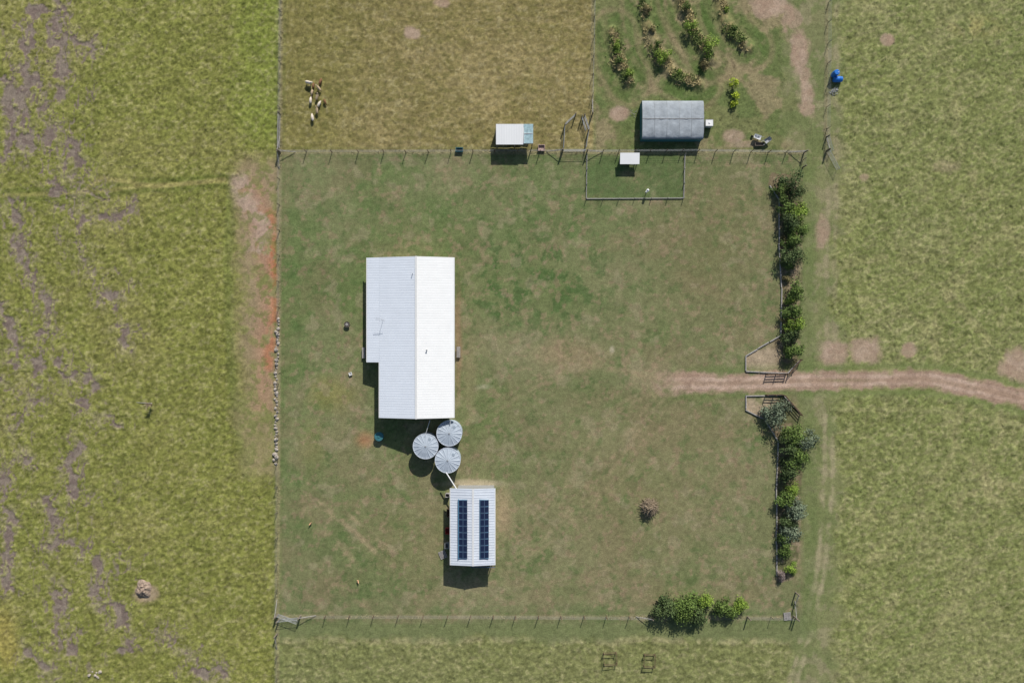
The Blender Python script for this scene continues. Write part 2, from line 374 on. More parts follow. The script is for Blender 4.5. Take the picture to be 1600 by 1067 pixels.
    mx(S(118, 120, 78), dr * ss(.60, .66, n5) * .5 * ss(3, 14, dd))
    # fence lines with longer dry grass
    fl = np.minimum(pld(u, v, [(437, 238), (1257, 238)]), pld(u, v, [(433, 963), (1240, 965)]))
    fl = np.minimum(fl, pld(u, v, [(441, -300), (437, 238), (433, 963), (434, 1300)]))
    fl2 = np.minimum(pld(u, v, [(929, -300), (925, 190)]), pld(u, v, [(1295, -300), (1290, 240)]))
    mx(S(142, 132, 102), (1 - ss(1.5, 5, fl)) * .5)
    mx(S(92, 104, 58), (1 - ss(1, 4, np.abs(fl - 6))) * .2)
    mx(S(146, 136, 104), (1 - ss(1.5, 4, fl2)) * .45)
    amp = .16 * left + .145 * (1 - left)
    amp = amp + (.12 - amp) * topm; amp = amp + (.09 - amp) * orch
    amp = amp * (1 - .7 * corr); amp = amp * (1 - .7 * dm)
    amp = amp + (.03 - amp) * np.maximum(yard, strip)
    amp = amp * (1 - np.clip(bare * 1.2, 0, 1) * .9) * (1 - np.clip(cr, 0, 1) * .6)
    amp = amp * (1 - np.clip((1 - ss(16, 28, dd)), 0, 1) * .97)
    z = amp * (1.0 * (n3 - .5) + 1.0 * (nf - .5) + .3 * (n2 - .4)) - .08 * cr
    z = z + (1 - ss(2, 13, np.minimum.reduce([pld(u + w * .5, v + w * .5, r) for r in ROWS]))) * orch * .4
    k = np.clip(amp / .16, 0.12, 1)
    f = 1 + k * ((n3 - .5) * .5 + (nf - .5) * .9)
    fy = 1 + .45 * (nf - .5) + .3 * (n3 - .5)
    t = np.clip((amp - .03) / .05, 0, 1)
    c = c * (f * t + fy * (1 - t))[:, None]
    return np.clip(c, .01, .9), z, amp
def tone(c):
    l = c @ np.array([.3, .6, .1]); return (c + (l[..., None] - c) * .05) * 1.05

def grid_mesh(name, xs, ys, matl, dz=0.0, fn=None):
    if fn is None:
        X, Y = np.meshgrid(xs, ys)
    else:
        X, Y = fn
    ny, nx = X.shape
    c, z, _ = ground_fn(X.ravel(), Y.ravel())
    co = np.empty((nx * ny, 3)); co[:, 0] = X.ravel(); co[:, 1] = Y.ravel(); co[:, 2] = z + dz
    far = np.maximum(np.abs(co[:, 0]) - 110, np.abs(co[:, 1]) - 80)
    co[:, 2] = np.where(far > 0, 0, co[:, 2])
    i = np.arange(ny - 1)[:, None] * nx + np.arange(nx - 1)[None, :]
    q = np.stack([i, i + 1, i + nx + 1, i + nx], -1).reshape(-1, 4)
    me = bpy.data.meshes.new(name)
    me.vertices.add(len(co)); me.vertices.foreach_set('co', co.ravel())
    me.loops.add(q.size); me.loops.foreach_set('vertex_index', q.ravel())
    me.polygons.add(len(q)); me.polygons.foreach_set('loop_start', np.arange(0, q.size, 4))
    me.polygons.foreach_set('use_smooth', np.ones(len(q), bool))
    me.update(calc_edges=True)
    a = me.color_attributes.new('Col', 'FLOAT_COLOR', 'POINT')
    rgba = np.ones((len(co), 4)); rgba[:, :3] = tone(c); a.data.foreach_set('color', rgba.ravel())
    me.materials.append(matl)
    o = bpy.data.objects.new(name, me); COL.objects.link(o); o['kind'] = 'structure'; return o
ex = np.array([.6, 1.5, 3, 6, 12, 25, 50, 100, 200, 400, 800, 1600])
xs = np.concatenate([-(86 + ex)[::-1], np.arange(-86, 86.001, .16), 86 + ex])
ys = np.concatenate([-(59 + ex)[::-1], np.arange(-59, 59.001, .16), 59 + ex])
grid_mesh('ground', xs, ys, M['ground'])
pts = []
for (a, b), (c, d) in zip(DRIVE[:-2], DRIVE[1:-1]):
    n = max(2, int(math.hypot(c - a, d - b) / 2))
    for i in range(n): pts.append((a + (c - a) * i / n, b + (d - b) * i / n))
pts = np.array(pts); ker = np.ones(21) / 21
pp = np.stack([np.convolve(np.pad(pts[:, k], 10, mode='edge'), ker, 'valid') for k in (0, 1)], 1)
pw = np.stack([(pp[:, 0] - 800) / 10, (533.5 - pp[:, 1]) / 10], 1)
tn = np.gradient(pw, axis=0); tn /= np.linalg.norm(tn, axis=1)[:, None]
nm = np.stack([-tn[:, 1], tn[:, 0]], 1); offs = np.linspace(-1.5, 1.5, 20)
DX = pw[:, 0][None, :] + offs[:, None] * nm[:, 0][None, :]
DY = pw[:, 1][None, :] + offs[:, None] * nm[:, 1][None, :]
grid_mesh('dirt_driveway', None, None, M['ground'], 0.012, (DX, DY))

# ------------------------------------------------------------------ grass tufts (stuff)
def tufts(name, cx, cy, size, col, blades=5, label=None, l0=.45, l1=.45):
    n = len(cx)
    _, z, _ = ground_fn(cx, cy)
    ang = rng.random((n, blades)) * 2 * np.pi; lean = l0 + l1 * rng.random((n, blades)); L = size[:, None] * (.6 + .7 * rng.random((n, blades)))
    w = L * .15
    bx = cx[:, None] + rng.normal(0, 1, (n, blades)) * size[:, None] * .3; by = cy[:, None] + rng.normal(0, 1, (n, blades)) * size[:, None] * .3
    bz = np.repeat(z[:, None] - .03, blades, 1)
    dx, dy = np.cos(ang), np.sin(ang)
    v = np.empty((n, blades, 3, 3))
    v[:, :, 0] = np.stack([bx - dy * w, by + dx * w, bz], -1); v[:, :, 1] = np.stack([bx + dy * w, by - dx * w, bz], -1)
    v[:, :, 2] = np.stack([bx + dx * L * lean, by + dy * L * lean, bz + L * np.sqrt(1 - lean ** 2)], -1)
    me = bpy.data.meshes.new(name); nv = n * blades * 3
    me.vertices.add(nv); me.vertices.foreach_set('co', v.ravel()); me.loops.add(nv); me.loops.foreach_set('vertex_index', np.arange(nv))
    me.polygons.add(nv // 3); me.polygons.foreach_set('loop_start', np.arange(0, nv, 3)); me.update(calc_edges=True)
    a = me.color_attributes.new('Col', 'FLOAT_COLOR', 'POINT'); rgba = np.ones((nv, 4))
    cc = np.repeat(tone(col)[:, None, :], blades, 1) * (.8 + .5 * rng.random((n, blades, 1))); rgba[:, :3] = np.repeat(cc.reshape(-1, 3), 3, 0)
    a.data.foreach_set('color', rgba.ravel()); me.materials.append(M['tuft'])
    o = bpy.data.objects.new(name, me); COL.objects.link(o); o['kind'] = 'stuff'
    tag(o, label, 'grass'); return o
def scatter(n, x0, x1, y0, y1, cond, name, label, s0=.12, s1=.26, gain=1.08):
    x = rng.uniform(x0, x1, n); y = rng.uniform(y0, y1, n); u = x * 10 + 800; v = 533.5 - y * 10
    c, z, amp = ground_fn(x, y); k = cond(u, v, amp, x, y); x, y, c = x[k], y[k], c[k]
    return tufts(name, x, y, rng.uniform(s0, s1, len(x)), np.clip(c * gain, 0, .6), label=label, blades=4, l0=.5, l1=.35)
clump = lambda x, y: fbm(x, y, .9, 3, 71) > .34 + .3 * rng.random(len(x))
scatter(38000, -84, -36.5, -57, 57, lambda u, v, a, x, y: (a > .1) & clump(x, y), 'pasture_grass', 'olive tussock grass across rough grazing paddock')
scatter(34000, 45, 84, -57, 57, lambda u, v, a, x, y: (a > .08) & clump(x, y), 'pasture_grass', 'dry khaki tussock grass across open paddock')
scatter(24000, -36, 49, -57, 57, lambda u, v, a, x, y: (a > .075) & clump(x, y), 'pasture_grass', 'straw coloured grass in fenced paddock')
lx, ly = [], []
for r in ROWS:
    for (a, b), (c, d) in zip(r[:-1], r[1:]):
        for i in range(int(math.hypot(c - a, d - b) * 4.5)):
            t = R(); px, py = a + (c - a) * t + random.gauss(0, 5), b + (d - b) * t + random.gauss(0, 4)
            lx.append((px - 800) / 10); ly.append((533.5 - py) / 10)
lx = np.array(lx); ly = np.array(ly); k = fbm(lx, ly, 1.8, 3, 85) > .47; lx, ly = lx[k], ly[k]
cc = np.where((fbm(lx, ly, 1.8, 2, 81) > .5)[:, None], S(166, 152, 108), S(108, 122, 66))
tufts('long_grass', lx, ly, rng.uniform(.25, .6, len(lx)), cc, 5, 'long dry grass growing along curved orchard mounds', .5, .4)
lx, ly = [], []
for a, b, n in (((438, 238), (1256, 239), 900), ((436, 963), (1240, 964), 800), ((441, -40), (433, 960), 1100), ((929, -40), (925, 180), 260), ((1295, -40), (1291, 236), 300)):
    for i in range(n):
        t = R(); lx.append((a[0] + (b[0] - a[0]) * t + random.gauss(0, 1.6) - 800) / 10); ly.append((533.5 - a[1] - (b[1] - a[1]) * t + random.gauss(0, 1.6)) / 10)
lx = np.array(lx); ly = np.array(ly); k = fbm(lx, ly, 2.5, 2, 87) > .45; lx, ly = lx[k], ly[k]
tufts('fence_line_grass', lx, ly, rng.uniform(.12, .28, len(lx)), np.tile(S(156, 148, 108), (len(lx), 1)), 4, 'unmown dry grass growing beneath the wire fences', .5, .4)

# ------------------------------------------------------------------ house
def ribbed(mb, xa, za, xb, zb, y0, y1, pitch, rib, rw, mi=0, th=.05):
    prof = []; y = y0
    while y < y1 - 1e-6:
        e = min(y + pitch, y1)
        prof += [(y, 0), (e - rw * 1.6 if e - rw * 1.6 > y else y, 0)]
        if e - y >= pitch * .9: prof += [(e - rw * 1.2, rib), (e - rw * .4, rib)]
        y = e
    prof.append((y1, 0)); vs = []; n = len(prof)
    for x, z in ((xa, za), (xb, zb)):
        for (yy, h) in prof: vs.append((x, yy, z + h))
    flip = xb > xa
    fs = [((i, n + i, n + i + 1, i + 1) if flip else (i, i + 1, n + i + 1, n + i)) for i in range(n - 1)]
    mb.add(vs, fs, mi)
    vs2 = [(xa, y0, za - th), (xb, y0, zb - th), (xb, y1, zb - th), (xa, y1, za - th), (xa, y0, za), (xb, y0, zb), (xb, y1, zb), (xa, y1, za)]
    mb.add(vs2, [(0, 3, 2, 1), (0, 1, 5, 4), (1, 2, 6, 5), (2, 3, 7, 6), (3, 0, 4, 7)], mi)
hr, he, hl = 4.35, 3.0, 2.55
xR = P(709, 0, he)[0]; xM = P(650, 0, hr)[0]; xL = P(593, 0, he)[0]; xLL = P(573.5, 0, hl)[0]
yT = P(0, 402, 3.2)[1]; yB = P(0, 653, 3.2)[1]; yS = P(0, 566, 2.8)[1]
house = thing('house', 'long low farmhouse with white corrugated gable roof on lawn', 'house', ((xL + xR) / 2, (yT + yB) / 2, 0))
mb = MB()
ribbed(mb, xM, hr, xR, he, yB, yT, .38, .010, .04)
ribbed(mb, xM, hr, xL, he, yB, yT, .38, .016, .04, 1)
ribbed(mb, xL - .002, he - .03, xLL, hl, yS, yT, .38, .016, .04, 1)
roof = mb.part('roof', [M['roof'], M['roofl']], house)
mb = MB(); mb.beam((xM, yB - .03, hr + .03), (xM, yT + .03, hr + .03), .3, .03); mb.part('ridge_cap', M['trim'], roof)
for x, z, a, b in ((xR + .07, he - .1, yB, yT), (xLL - .07, hl - .1, yS, yT), (xL - .07, he - .1, yB, yS - .02)):
    mb = MB(); mb.box((x, (a + b) / 2, z), (.13, b - a, .13)); mb.part('gutter', M['trim'], roof)
mb = MB(); mb.cyl((P(667, 547, 4)[0], P(667, 547, 4)[1], 3.7), (P(667, 547, 4)[0], P(667, 547, 4)[1], 4.3), .07, .07, 10)
mb.cyl((P(667, 547, 4)[0], P(667, 547, 4)[1], 4.3), (P(667, 547, 4)[0], P(667, 547, 4)[1], 4.38), .13, .05, 10); mb.part('roof_vent', M['steel'], roof)
mb = MB(); ax, ay = P(597, 500, 4); mb.cyl((ax, ay, 3.0), (ax, ay, 4.6), .02, .02, 6); mb.beam((ax - .9, ay + .25, 4.5), (ax + .5, ay - .1, 4.5), .03, .03)
for i in range(6): mb.beam((ax - .8 + i * .24, ay + .22 - i * .06 - .3, 4.5), (ax - .7 + i * .24, ay + .22 - i * .06 + .3, 4.5), .015, .015)
mb.part('antenna', M['steel'], roof)
mb = MB(); ax, ay = P(645, 428, 4); mb.cyl((ax, ay, 4.0), (ax, ay, 4.7), .05, .05, 10); mb.part('flue', M['steel'], roof)
wx0, wx1, wy0, wy1 = xL + .6, xR - .6, yB + .5, yT - .5
mb = MB()
mb.add([(wx0, wy0, 0), (wx1, wy0, 0), (wx1, wy0, 2.95), (xM, wy0, 4.2), (wx0, wy0, 2.95)], [(0, 1, 2, 3, 4)])
mb.add([(wx0, wy1, 0), (wx1, wy1, 0), (wx1, wy1, 2.95), (xM, wy1, 4.2), (wx0, wy1, 2.95)], [(4, 3, 2, 1, 0)])
mb.add([(wx1, wy0, 0), (wx1, wy1, 0), (wx1, wy1, 2.95), (wx1, wy0, 2.95)], [(0, 1, 2, 3)])
mb.add([(wx0, wy0, 0), (wx0, wy1, 0), (wx0, wy1, 2.95), (wx0, wy0, 2.95)], [(3, 2, 1, 0)])
mb.part('wall', M['wall'], house)
mb = MB(); mb.box(((xLL + xR) / 2 + .1, (yS + yT) / 2, .05), (xR - xLL - .4, yT - yS - .3, .1)); mb.box(((xL + xR) / 2, (yB + yS) / 2 - .2, .05), (xR - xL - .4, yS - yB - .6, .1))
mb.part('slab', M['conc'], house)
for i in range(5):
    mb = MB(); y = yS + .4 + i * (yT - yS - .8) / 4; mb.box((xLL + .3, y, 1.27), (.12, .12, 2.34)); mb.part('verandah_post', M['trim'], house)
def window(x, y, w, nx, ny, z=1.5, h=1.2):
    f = MB(); 
    if nx: 
        f.box((x + nx * .03, y, z), (.06, w, h)); o = f.part('window', M['trim'], house)
        for s in (-1, 1): g = MB(); g.box((x + nx * .065, y + s * w * .24, z), (.02, w * .44, h - .12)); g.part('pane', M['glass'], o)
    else:
        f.box((x, y + ny * .03, z), (w, .06, h)); o = f.part('window', M['trim'], house)
        for s in (-1, 1): g = MB(); g.box((x + s * w * .24, y + ny * .065, z), (w * .44, .02, h - .12)); g.part('pane', M['glass'], o)
for k in (.12, .3, .45, .72, .88): window(wx1, wy0 + (wy1 - wy0) * k, 1.8, 1, 0)
for k in (.1, .35, .6, .85): window(wx0, wy0 + (wy1 - wy0) * k, 1.6, -1, 0)
for x in (wx0 + 2.5, wx1 - 2.5): window(x, wy0, 1.8, 0, -1); window(x, wy1, 1.8, 0, 1)
mb = MB(); mb.box((wx1 + .03, wy0 + (wy1 - wy0) * .6, 1.15), (.06, 1.0, 2.1)); dr = mb.part('door', M['door'], house)
mb = MB(); mb.cyl((wx1 + .06, wy0 + (wy1 - wy0) * .6 + .38, 1.1), (wx1 + .13, wy0 + (wy1 - wy0) * .6 + .38, 1.1), .04); mb.part('handle', M['steel'], dr)
def bench(u, v, rz, label):
    x, y = P(u, v); b = thing('garden_bench', label, 'bench', (x, y, 0), rz=rz)
    mb = MB()
    for i in range(4): mb.box((-.2 + i * .13, 0, .45), (.1, 1.7, .04))
    mb.part('seat', M['gtimber'], b, False)
    mb = MB()
    for i in range(3): mb.box((-.3 - i * .02, 0, .58 + i * .14), (.04, 1.7, .1))
    mb.part('backrest', M['timber'], b, False)
    for sy in (-.75, .75):
        for sx in (-.22, .2):
            mb = MB(); mb.box((sx, sy, .215), (.07, .07, .43)); mb.part('leg', M['dtimber'], b, False)
bench(717, 550, 0, 'weathered timber bench against the house wall'); bench(569, 551, math.pi, 'timber bench beside the verandah edge')

# ------------------------------------------------------------------ tanks
def tank(u, v, r=1.85, h=2.25, label='round galvanised rainwater tank with ribbed conical roof'):
    x, y = P(u, v, h); t = thing('water_tank', label, 'water tank', (x, y, 0), 'rainwater tanks beside the house')
    mb = MB(); n = 40; prof = []
    k = 24
    for i in range(k + 1): prof.append((r + .025 * math.sin(i * math.pi + math.pi / 2), i * h / k))
    vs = [(x + q * math.cos(2 * math.pi * j / n), y + q * math.sin(2 * math.pi * j / n), z) for q, z in prof for j in range(n)]
    mb.add(vs, [(i * n + j, i * n + (j + 1) % n, (i + 1) * n + (j + 1) % n, (i + 1) * n + j) for i in range(k) for j in range(n)]); mb.part('tank_wall', M['tank'], t)
    mb = MB(); n = 80; vs = []
    for q, z in ((r + .08, h - .02), (r * .55, h + .16), (.2, h + .28)):
        for j in range(n):
            vs.append((x + q * math.cos(2 * math.pi * j / n), y + q * math.sin(2 * math.pi * j / n), z + (0.06 if j % 5 == 0 else 0) * (q / r + .2)))
    vs.append((x, y, h + .31)); 
    fs = [(i * n + j, i * n + (j + 1) % n, (i + 1) * n + (j + 1) % n, (i + 1) * n + j) for i in range(2) for j in range(n)] + [(2 * n + j, 2 * n + (j + 1) % n, 3 * n) for j in range(n)]
    mb.add(vs, fs); rf = mb.part('roof', M['tankroof'], t)
    mb = MB(); mb.cyl((x, y, h + .26), (x, y, h + .36), .15, .11, 12); mb.part('vent_cap', M['steel'], rf)
    mb = MB(); a = U(.8, 1.8); mb.cyl((x + 1.25 * math.cos(a), y + 1.25 * math.sin(a), h + .06), (x + 1.25 * math.cos(a), y + 1.25 * math.sin(a), h + .2), .24, .22, 14); mb.part('hatch', M['tank'], rf)
    mb = MB(); n = 40
    for q0, q1, z in ((r + .03, r + .11, h),):
        vs = [(x + q * math.cos(2 * math.pi * j / n), y + q * math.sin(2 * math.pi * j / n), z + dz) for q, dz in ((q0, 0), (q1, 0), (q1, .05), (q0, .05)) for j in range(n)]
        mb.add(vs, [(i * n + j, i * n + (j + 1) % n, ((i + 1) % 4) * n + (j + 1) % n, ((i + 1) % 4) * n + j) for i in range(4) for j in range(n)])
    mb.part('rim', M['roofb'], t)
    return t
t1 = tank(702, 677); tank(665, 697); tank(699.5, 719)
def pipe(label, pts, r=.06):
    a = pts[0]; mb = MB(); mb.path(pts, r, r, 8); mb.top('water_pipe', M['white'], label, 'pipe', (a[0], a[1], 0))
a = P(697, 738, 2.6); b = P(714, 765, 2.9); pipe('white downpipe running from shed gutter to water tank', [(a[0], a[1], 2.65), (b[0], b[1], 2.85)], .09)
a = P(704, 655, 2.8); b = P(703, 664, 2.6); pipe('short white pipe from house gutter into tank', [(a[0], a[1], 2.9), (b[0], b[1], 2.5)], .07)
a = P(664, 681, 2.6); b = P(672, 656, 2.8); pipe('thin white pipe from house gutter across tanks', [(a[0], a[1], 2.5), (b[0], b[1], 2.9)], .035)
x, y = P(592, 682, .8); dm = thing('plastic_drum', 'teal plastic drum standing in house shadow', 'drum', (x, y, 0))
mb = MB(); mb.path([(0, 0, 0), (0, 0, .25), (0, 0, .3), (0, 0, .8)], .62, .66, 24); mb.part('drum_body', M['teal'], dm, False)
mb = MB(); mb.cyl((0, 0, .8), (0, 0, .87), .72, .68, 24); mb.cyl((0, 0, .87), (0, 0, .93), .2, .2, 12); mb.part('lid', M['teal'], dm, False)

# ------------------------------------------------------------------ shed with solar
sr, se = 3.45, 3.0
xa, xb = P(704, 0, se)[0], P(773, 0, se)[0]; xm = P(739, 0, sr)[0]; y0 = P(0, 883, 3.1)[1]; y1 = P(0, 763, 3.1)[1]
shed = thing('shed', 'steel farm shed with solar panels on ribbed roof', 'shed', ((xa + xb) / 2, (y0 + y1) / 2, 0))
mb = MB(); ribbed(mb, xm, sr, xb, se, y0, y1, .4, .035, .06); ribbed(mb, xm, sr, xa, se, y0, y1, .4, .035, .06); sroof = mb.part('roof', M['roofb'], shed)
mb = MB(); mb.beam((xm, y0, sr + .04), (xm, y1, sr + .04), .26, .03); mb.part('ridge_cap', M['trim'], sroof)
for x in (xa - .06, xb + .06): mb = MB(); mb.box((x, (y0 + y1) / 2, se - .08), (.12, y1 - y0, .12)); mb.part('gutter', M['trim'], sroof)
w0, w1, v0, v1 = xa + 1.0, xb - .15, y0 + .9, y1 - .15
mb = MB()
mb.add([(w0, v0, 0), (w1, v0, 0), (w1, v0, 2.95), (xm, v0, 3.35), (w0, v0, 3.05)], [(0, 1, 2, 3, 4)])
mb.add([(w0, v1, 0), (w1, v1, 0), (w1, v1, 2.95), (xm, v1, 3.35), (w0, v1, 3.05)], [(4, 3, 2, 1, 0)])
mb.add([(w1, v0, 0), (w1, v1, 0), (w1, v1, 2.95), (w1, v0, 2.95)], [(0, 1, 2, 3)]); mb.add([(w0, v0, 0), (w0, v1, 0), (w0, v1, 3.05), (w0, v0, 3.05)], [(3, 2, 1, 0)])
mb.part('wall', M['steel'], shed)
for yy in (v0 + 2.6, v0 + 6.8):
    mb = MB()
    for i in range(14): mb.box((w1 + .03 + .01 * (i % 2), yy, .1 + i * .18), (.04, 3.0, .181))
    mb.part('roller_door', M['roofb'], shed)
for xx in (xa + .15, xb - .2):
    mb = MB(); mb.box((xx, y0 + .15, 1.48), (.1, .1, 2.96)); mb.part('post', M['steel'], shed)
mb = MB()
for i in range(12): q = P(738 + i * 3.1, 0, 2.7)[0]; mb.box((q, y0 - .22, 2.72), (.07, .5, .1))
mb.beam((P(736, 0, 2.7)[0], y0 - .42, 2.8), (P(774, 0, 2.7)[0], y0 - .42, 2.8), .06, .06)
mb.part('awning_frame', M['pvf'], shed)
for c0 in (723.5, 757):
    for i in range(9):
        zc = sr - abs(P(c0, 0, 3.3)[0] - xm) / abs(xb - xm) * (sr - se) + .22
        xc = P(c0, 0, 3.4)[0]; yc0 = P(0, 872, 3.4)[1]; yc1 = P(0, 781, 3.4)[1]; st = (yc1 - yc0) / 9; yc = yc0 + st * (i + .5)
        sl = (se - sr) / (xb - xm) * (1 if xc > xm else -1); hw = .65
        def pl(du, dv, dz): return (xc + du, yc + dv, zc + du * sl + dz)
        mb = MB(); hv = st / 2 - .025
        vs = [pl(a * hw, b * hv, e) for e in (-.05, 0) for a, b in ((-1, -1), (1, -1), (1, 1), (-1, 1))]
        mb.add(vs, [(3, 2, 1, 0), (4, 5, 6, 7), (0, 1, 5, 4), (1, 2, 6, 5), (2, 3, 7, 6), (3, 0, 4, 7)]); pv = mb.part('solar_panel', M['pvf'], sroof)
        for a in (-1, 1):
            mb = MB()
            c = [pl(a * hw * .5 + s * (hw * .5 - .035), t * (hv - .05), .006) for s, t in ((-1, -1), (1, -1), (1, 1), (-1, 1))]
            mb.add(c, [(0, 1, 2, 3)]); mb.part('cell_sheet', M['pv'], pv)
RAILM = mat('blue_rail', (.08, .2, .3), .5)
for c0 in (723.5, 757):
    mb = MB(); xc = P(c0, 0, 3.4)[0]
    mb.box((xc - .7, (yc0 + yc1) / 2, 3.3), (.1, yc1 - yc0 + .2, .3))
    for i in range(10): mb.box((xc, yc0 + (yc1 - yc0) * i / 9, 3.33), (1.32, .05, .12))
    mb.part('mounting_rail', RAILM, sroof)
def crate(u, v, d, label, m, rz=0, name='storage_crate'):
    x, y = P(u, v); c = thing(name, label, 'crate', (x, y, 0), rz=rz); w, l, h = d
    mb = MB(); mb.box((0, 0, .05), (w, l, .06))
    for sx in (-1, 1): mb.box((sx * (w / 2 - .02), 0, h / 2 + .05), (.04, l, h - .05)); mb.box((0, sx * (l / 2 - .02), h / 2 + .05), (w - .09, .04, h - .05))
    mb.part('crate_body', m, c, False)
    mb = MB()
    for sx in (-1, 1): mb.box((sx * (w / 2), 0, h + .04), (.06, l + .08, .05)); mb.box((0, sx * (l / 2), h + .04), (w - .07, .06, .05))
    mb.part('rim', m, c, False)
crate(703, 800, (.8, 1.2, .7), 'dark timber crate beside the shed', M['dtimber'])
crate(700, 828, (.7, .9, .6), 'faded red crate beside the shed', M['red'])
crate(699, 850, (.6, .8, .9), 'grey crate beside the shed', M['steel'])
crate(700, 772, (.6, .5, .9), 'grey crate by the shed corner', M['gtimber'])
crate(846, 232, (1.0, .9, .3), 'pinkish timber crate by the paddock fence', mat('pink_timber', (.42, .3, .26), .9, 0, .3, 4))
crate(718, 235, (1.1, .6, .4), 'teal feed trough by the paddock fence', M['teal'], name='feed_trough')
crate(548, 584, (.4, .4, .25), 'small white plastic tub on lawn', M['white'], .3, name='plastic_tub')
def pallet(u, v, rz, label):
    x, y = P(u, v); p = thing('timber_pallet', label, 'pallet', (x, y, 0), rz=rz); mb = MB()
    for i in range(7): mb.box((0, -.54 + i * .18, .13), (1.1, .11, .02))
    mb.part('deck', M['gtimber'], p, False); mb = MB()
    for i in (-.5, 0, .5): mb.box((i, 0, .06), (.09, 1.2, .115))
    mb.part('bearer', M['timber'], p, False)
pallet(692, 866, .4, 'weathered timber pallet lying near the shed'); pallet(1230, 962, .1, 'weathered timber pallet near fence corner')
def tree_guard(u, v, w, l, rz):
    x, y = P(u, v); g = thing('tree_guard', 'dark timber frame guarding a sapling in rough grass', 'tree guard', (x, y, 0), 'timber tree guards in the rough grass', rz)
    for sx in (-1, 1):
        for sy in (-1, 1): mb = MB(); mb.box((sx * w / 2, sy * l / 2, .45), (.08, .08, .9)); mb.part('post', M['dtimber'], g, False)
    for z in (.3, .75):
        for s in (-1, 1):
            mb = MB(); mb.box((0, s * (l / 2 + .055), z), (w + .1, .03, .09)); mb.part('rail', M['dtimber'], g, False)
            mb = MB(); mb.box((s * (w / 2 + .055), 0, z), (.03, l + .05, .09)); mb.part('rail', M['dtimber'], g, False)
tree_guard(953, 1027, 1.9, 1.7, .05); tree_guard(1014, 1030, 1.6, 1.8, -.04)

# ------------------------------------------------------------------ animal shelter
x0, x1 = P(775, 0, 2)[0], P(833, 0, 2)[0]; xk = P(818, 0, 2)[0]; ya, yb = P(0, 226, 1.9)[1], P(0, 194, 2.2)[1]
sh = thing('animal_shelter', 'open timber shelter with white and pale teal roof', 'shelter', ((x0 + x1) / 2, (ya + yb) / 2, 0))
def ribx(mb, xa, xb, ya, za, yb, zb, pitch=.38, rib=.012):
    n = max(2, int((xb - xa) / pitch)); vs = []
    for i in range(n * 2 + 1):
        x = xa + (xb - xa) * i / (2 * n); h = rib * (i % 2); vs += [(x, ya, za + h), (x, yb, zb + h)]
    mb.add(vs, [(2 * i, 2 * i + 2, 2 * i + 3, 2 * i + 1) for i in range(2 * n)])
mb = MB(); ribx(mb, x0, xk, ya, 1.9, yb, 2.2); mb.part('roof', M['roof'], sh)
mb = MB(); ribx(mb, xk + .02, x1, P(0, 224, 2)[1], 1.93, yb, 2.2); mb.part('roof_panel', M['tealp'], sh, label='pale teal translucent roof panel')
mb = MB(); mb.box(((xk + x1) / 2, P(0, 209, 2)[1], 2.12), (x1 - xk - .1, .06, .05)); mb.box((xk + .05, (ya + yb) / 2, 2.13), (.06, (yb - ya) * .9, .04)); mb.part('batten', M['white'], sh)
mb = MB()
for i in range(14): mb.box((x0 + .15 + (x1 - x0 - .3) * i / 13, yb - .15, 1.0), ((x1 - x0) / 14 - .0, .04, 2.0))
mb.part('wall', M['timber'], sh)
for xx in (x0 + .15, (x0 + x1) / 2, x1 - .15):
    mb = MB(); mb.box((xx, ya + .1, .92), (.12, .12, 1.84)); mb.part('post', M['timber'], sh)
mb = MB(); mb.beam((x0, ya + .1, 1.84), (x1, ya + .1, 1.84), .06, .08); mb.part('beam', M['timber'], sh)

x, y = P(984, 248, 1.2); hu = thing('chicken_coop', 'small timber chicken coop with white flat roof', 'chicken coop', (x, y, 0))
mb = MB(); mb.add([(-1.5, -.85, 1.15), (1.5, -.85, 1.15), (1.5, .85, 1.35), (-1.5, .85, 1.35), (-1.5, -.85, 1.2), (1.5, -.85, 1.2), (1.5, .85, 1.4), (-1.5, .85, 1.4)],
    [(3, 2, 1, 0), (4, 5, 6, 7), (0, 1, 5, 4), (1, 2, 6, 5), (2, 3, 7, 6), (3, 0, 4, 7)]); mb.part('roof', M['roof'], hu, False)
mb = MB(); mb.box((-.5, 0, .7), (1.6, 1.3, .8)); mb.part('nesting_box', M['timber'], hu, False)
mb = MB()
for i in range(8): mb.cyl((.35 + i * .13, -.62, .02), (.35 + i * .13, -.62, 1.14), .012, n=5)
mb.beam((.3, -.62, 1.1), (1.3, -.62, 1.1), .03, .03); mb.beam((.3, -.62, .05), (1.3, -.62, .05), .03, .03); mb.part('wire_front', M['steel'], hu, False)
for sx in (-1.25, 1.3):
    for sy in (-.66, .66): mb = MB(); mb.box((sx, sy, .58), (.08, .08, 1.15)); mb.part('leg', M['dtimber'], hu, False)
x, y = P(1010, 300); bf = thing('bird_feeder', 'white post feeder standing in grassy pen', 'bird feeder', (x, y, 0))
mb = MB(); mb.cyl((0, 0, 0), (0, 0, 1.0), .05, .04, 8); mb.cyl((0, 0, 0), (0, 0, .08), .15, .12, 12); mb.part('post', M['white'], bf, False)
mb = MB(); mb.cyl((0, 0, 1.0), (0, 0, 1.07), .2, .22, 14); mb.cyl((0, 0, 1.25), (0, 0, 1.4), .2, .03, 14); mb.cyl((0, 0, 1.07), (0, 0, 1.25), .05, .05, 6); mb.part('feeder_tray', M['white'], bf, False)

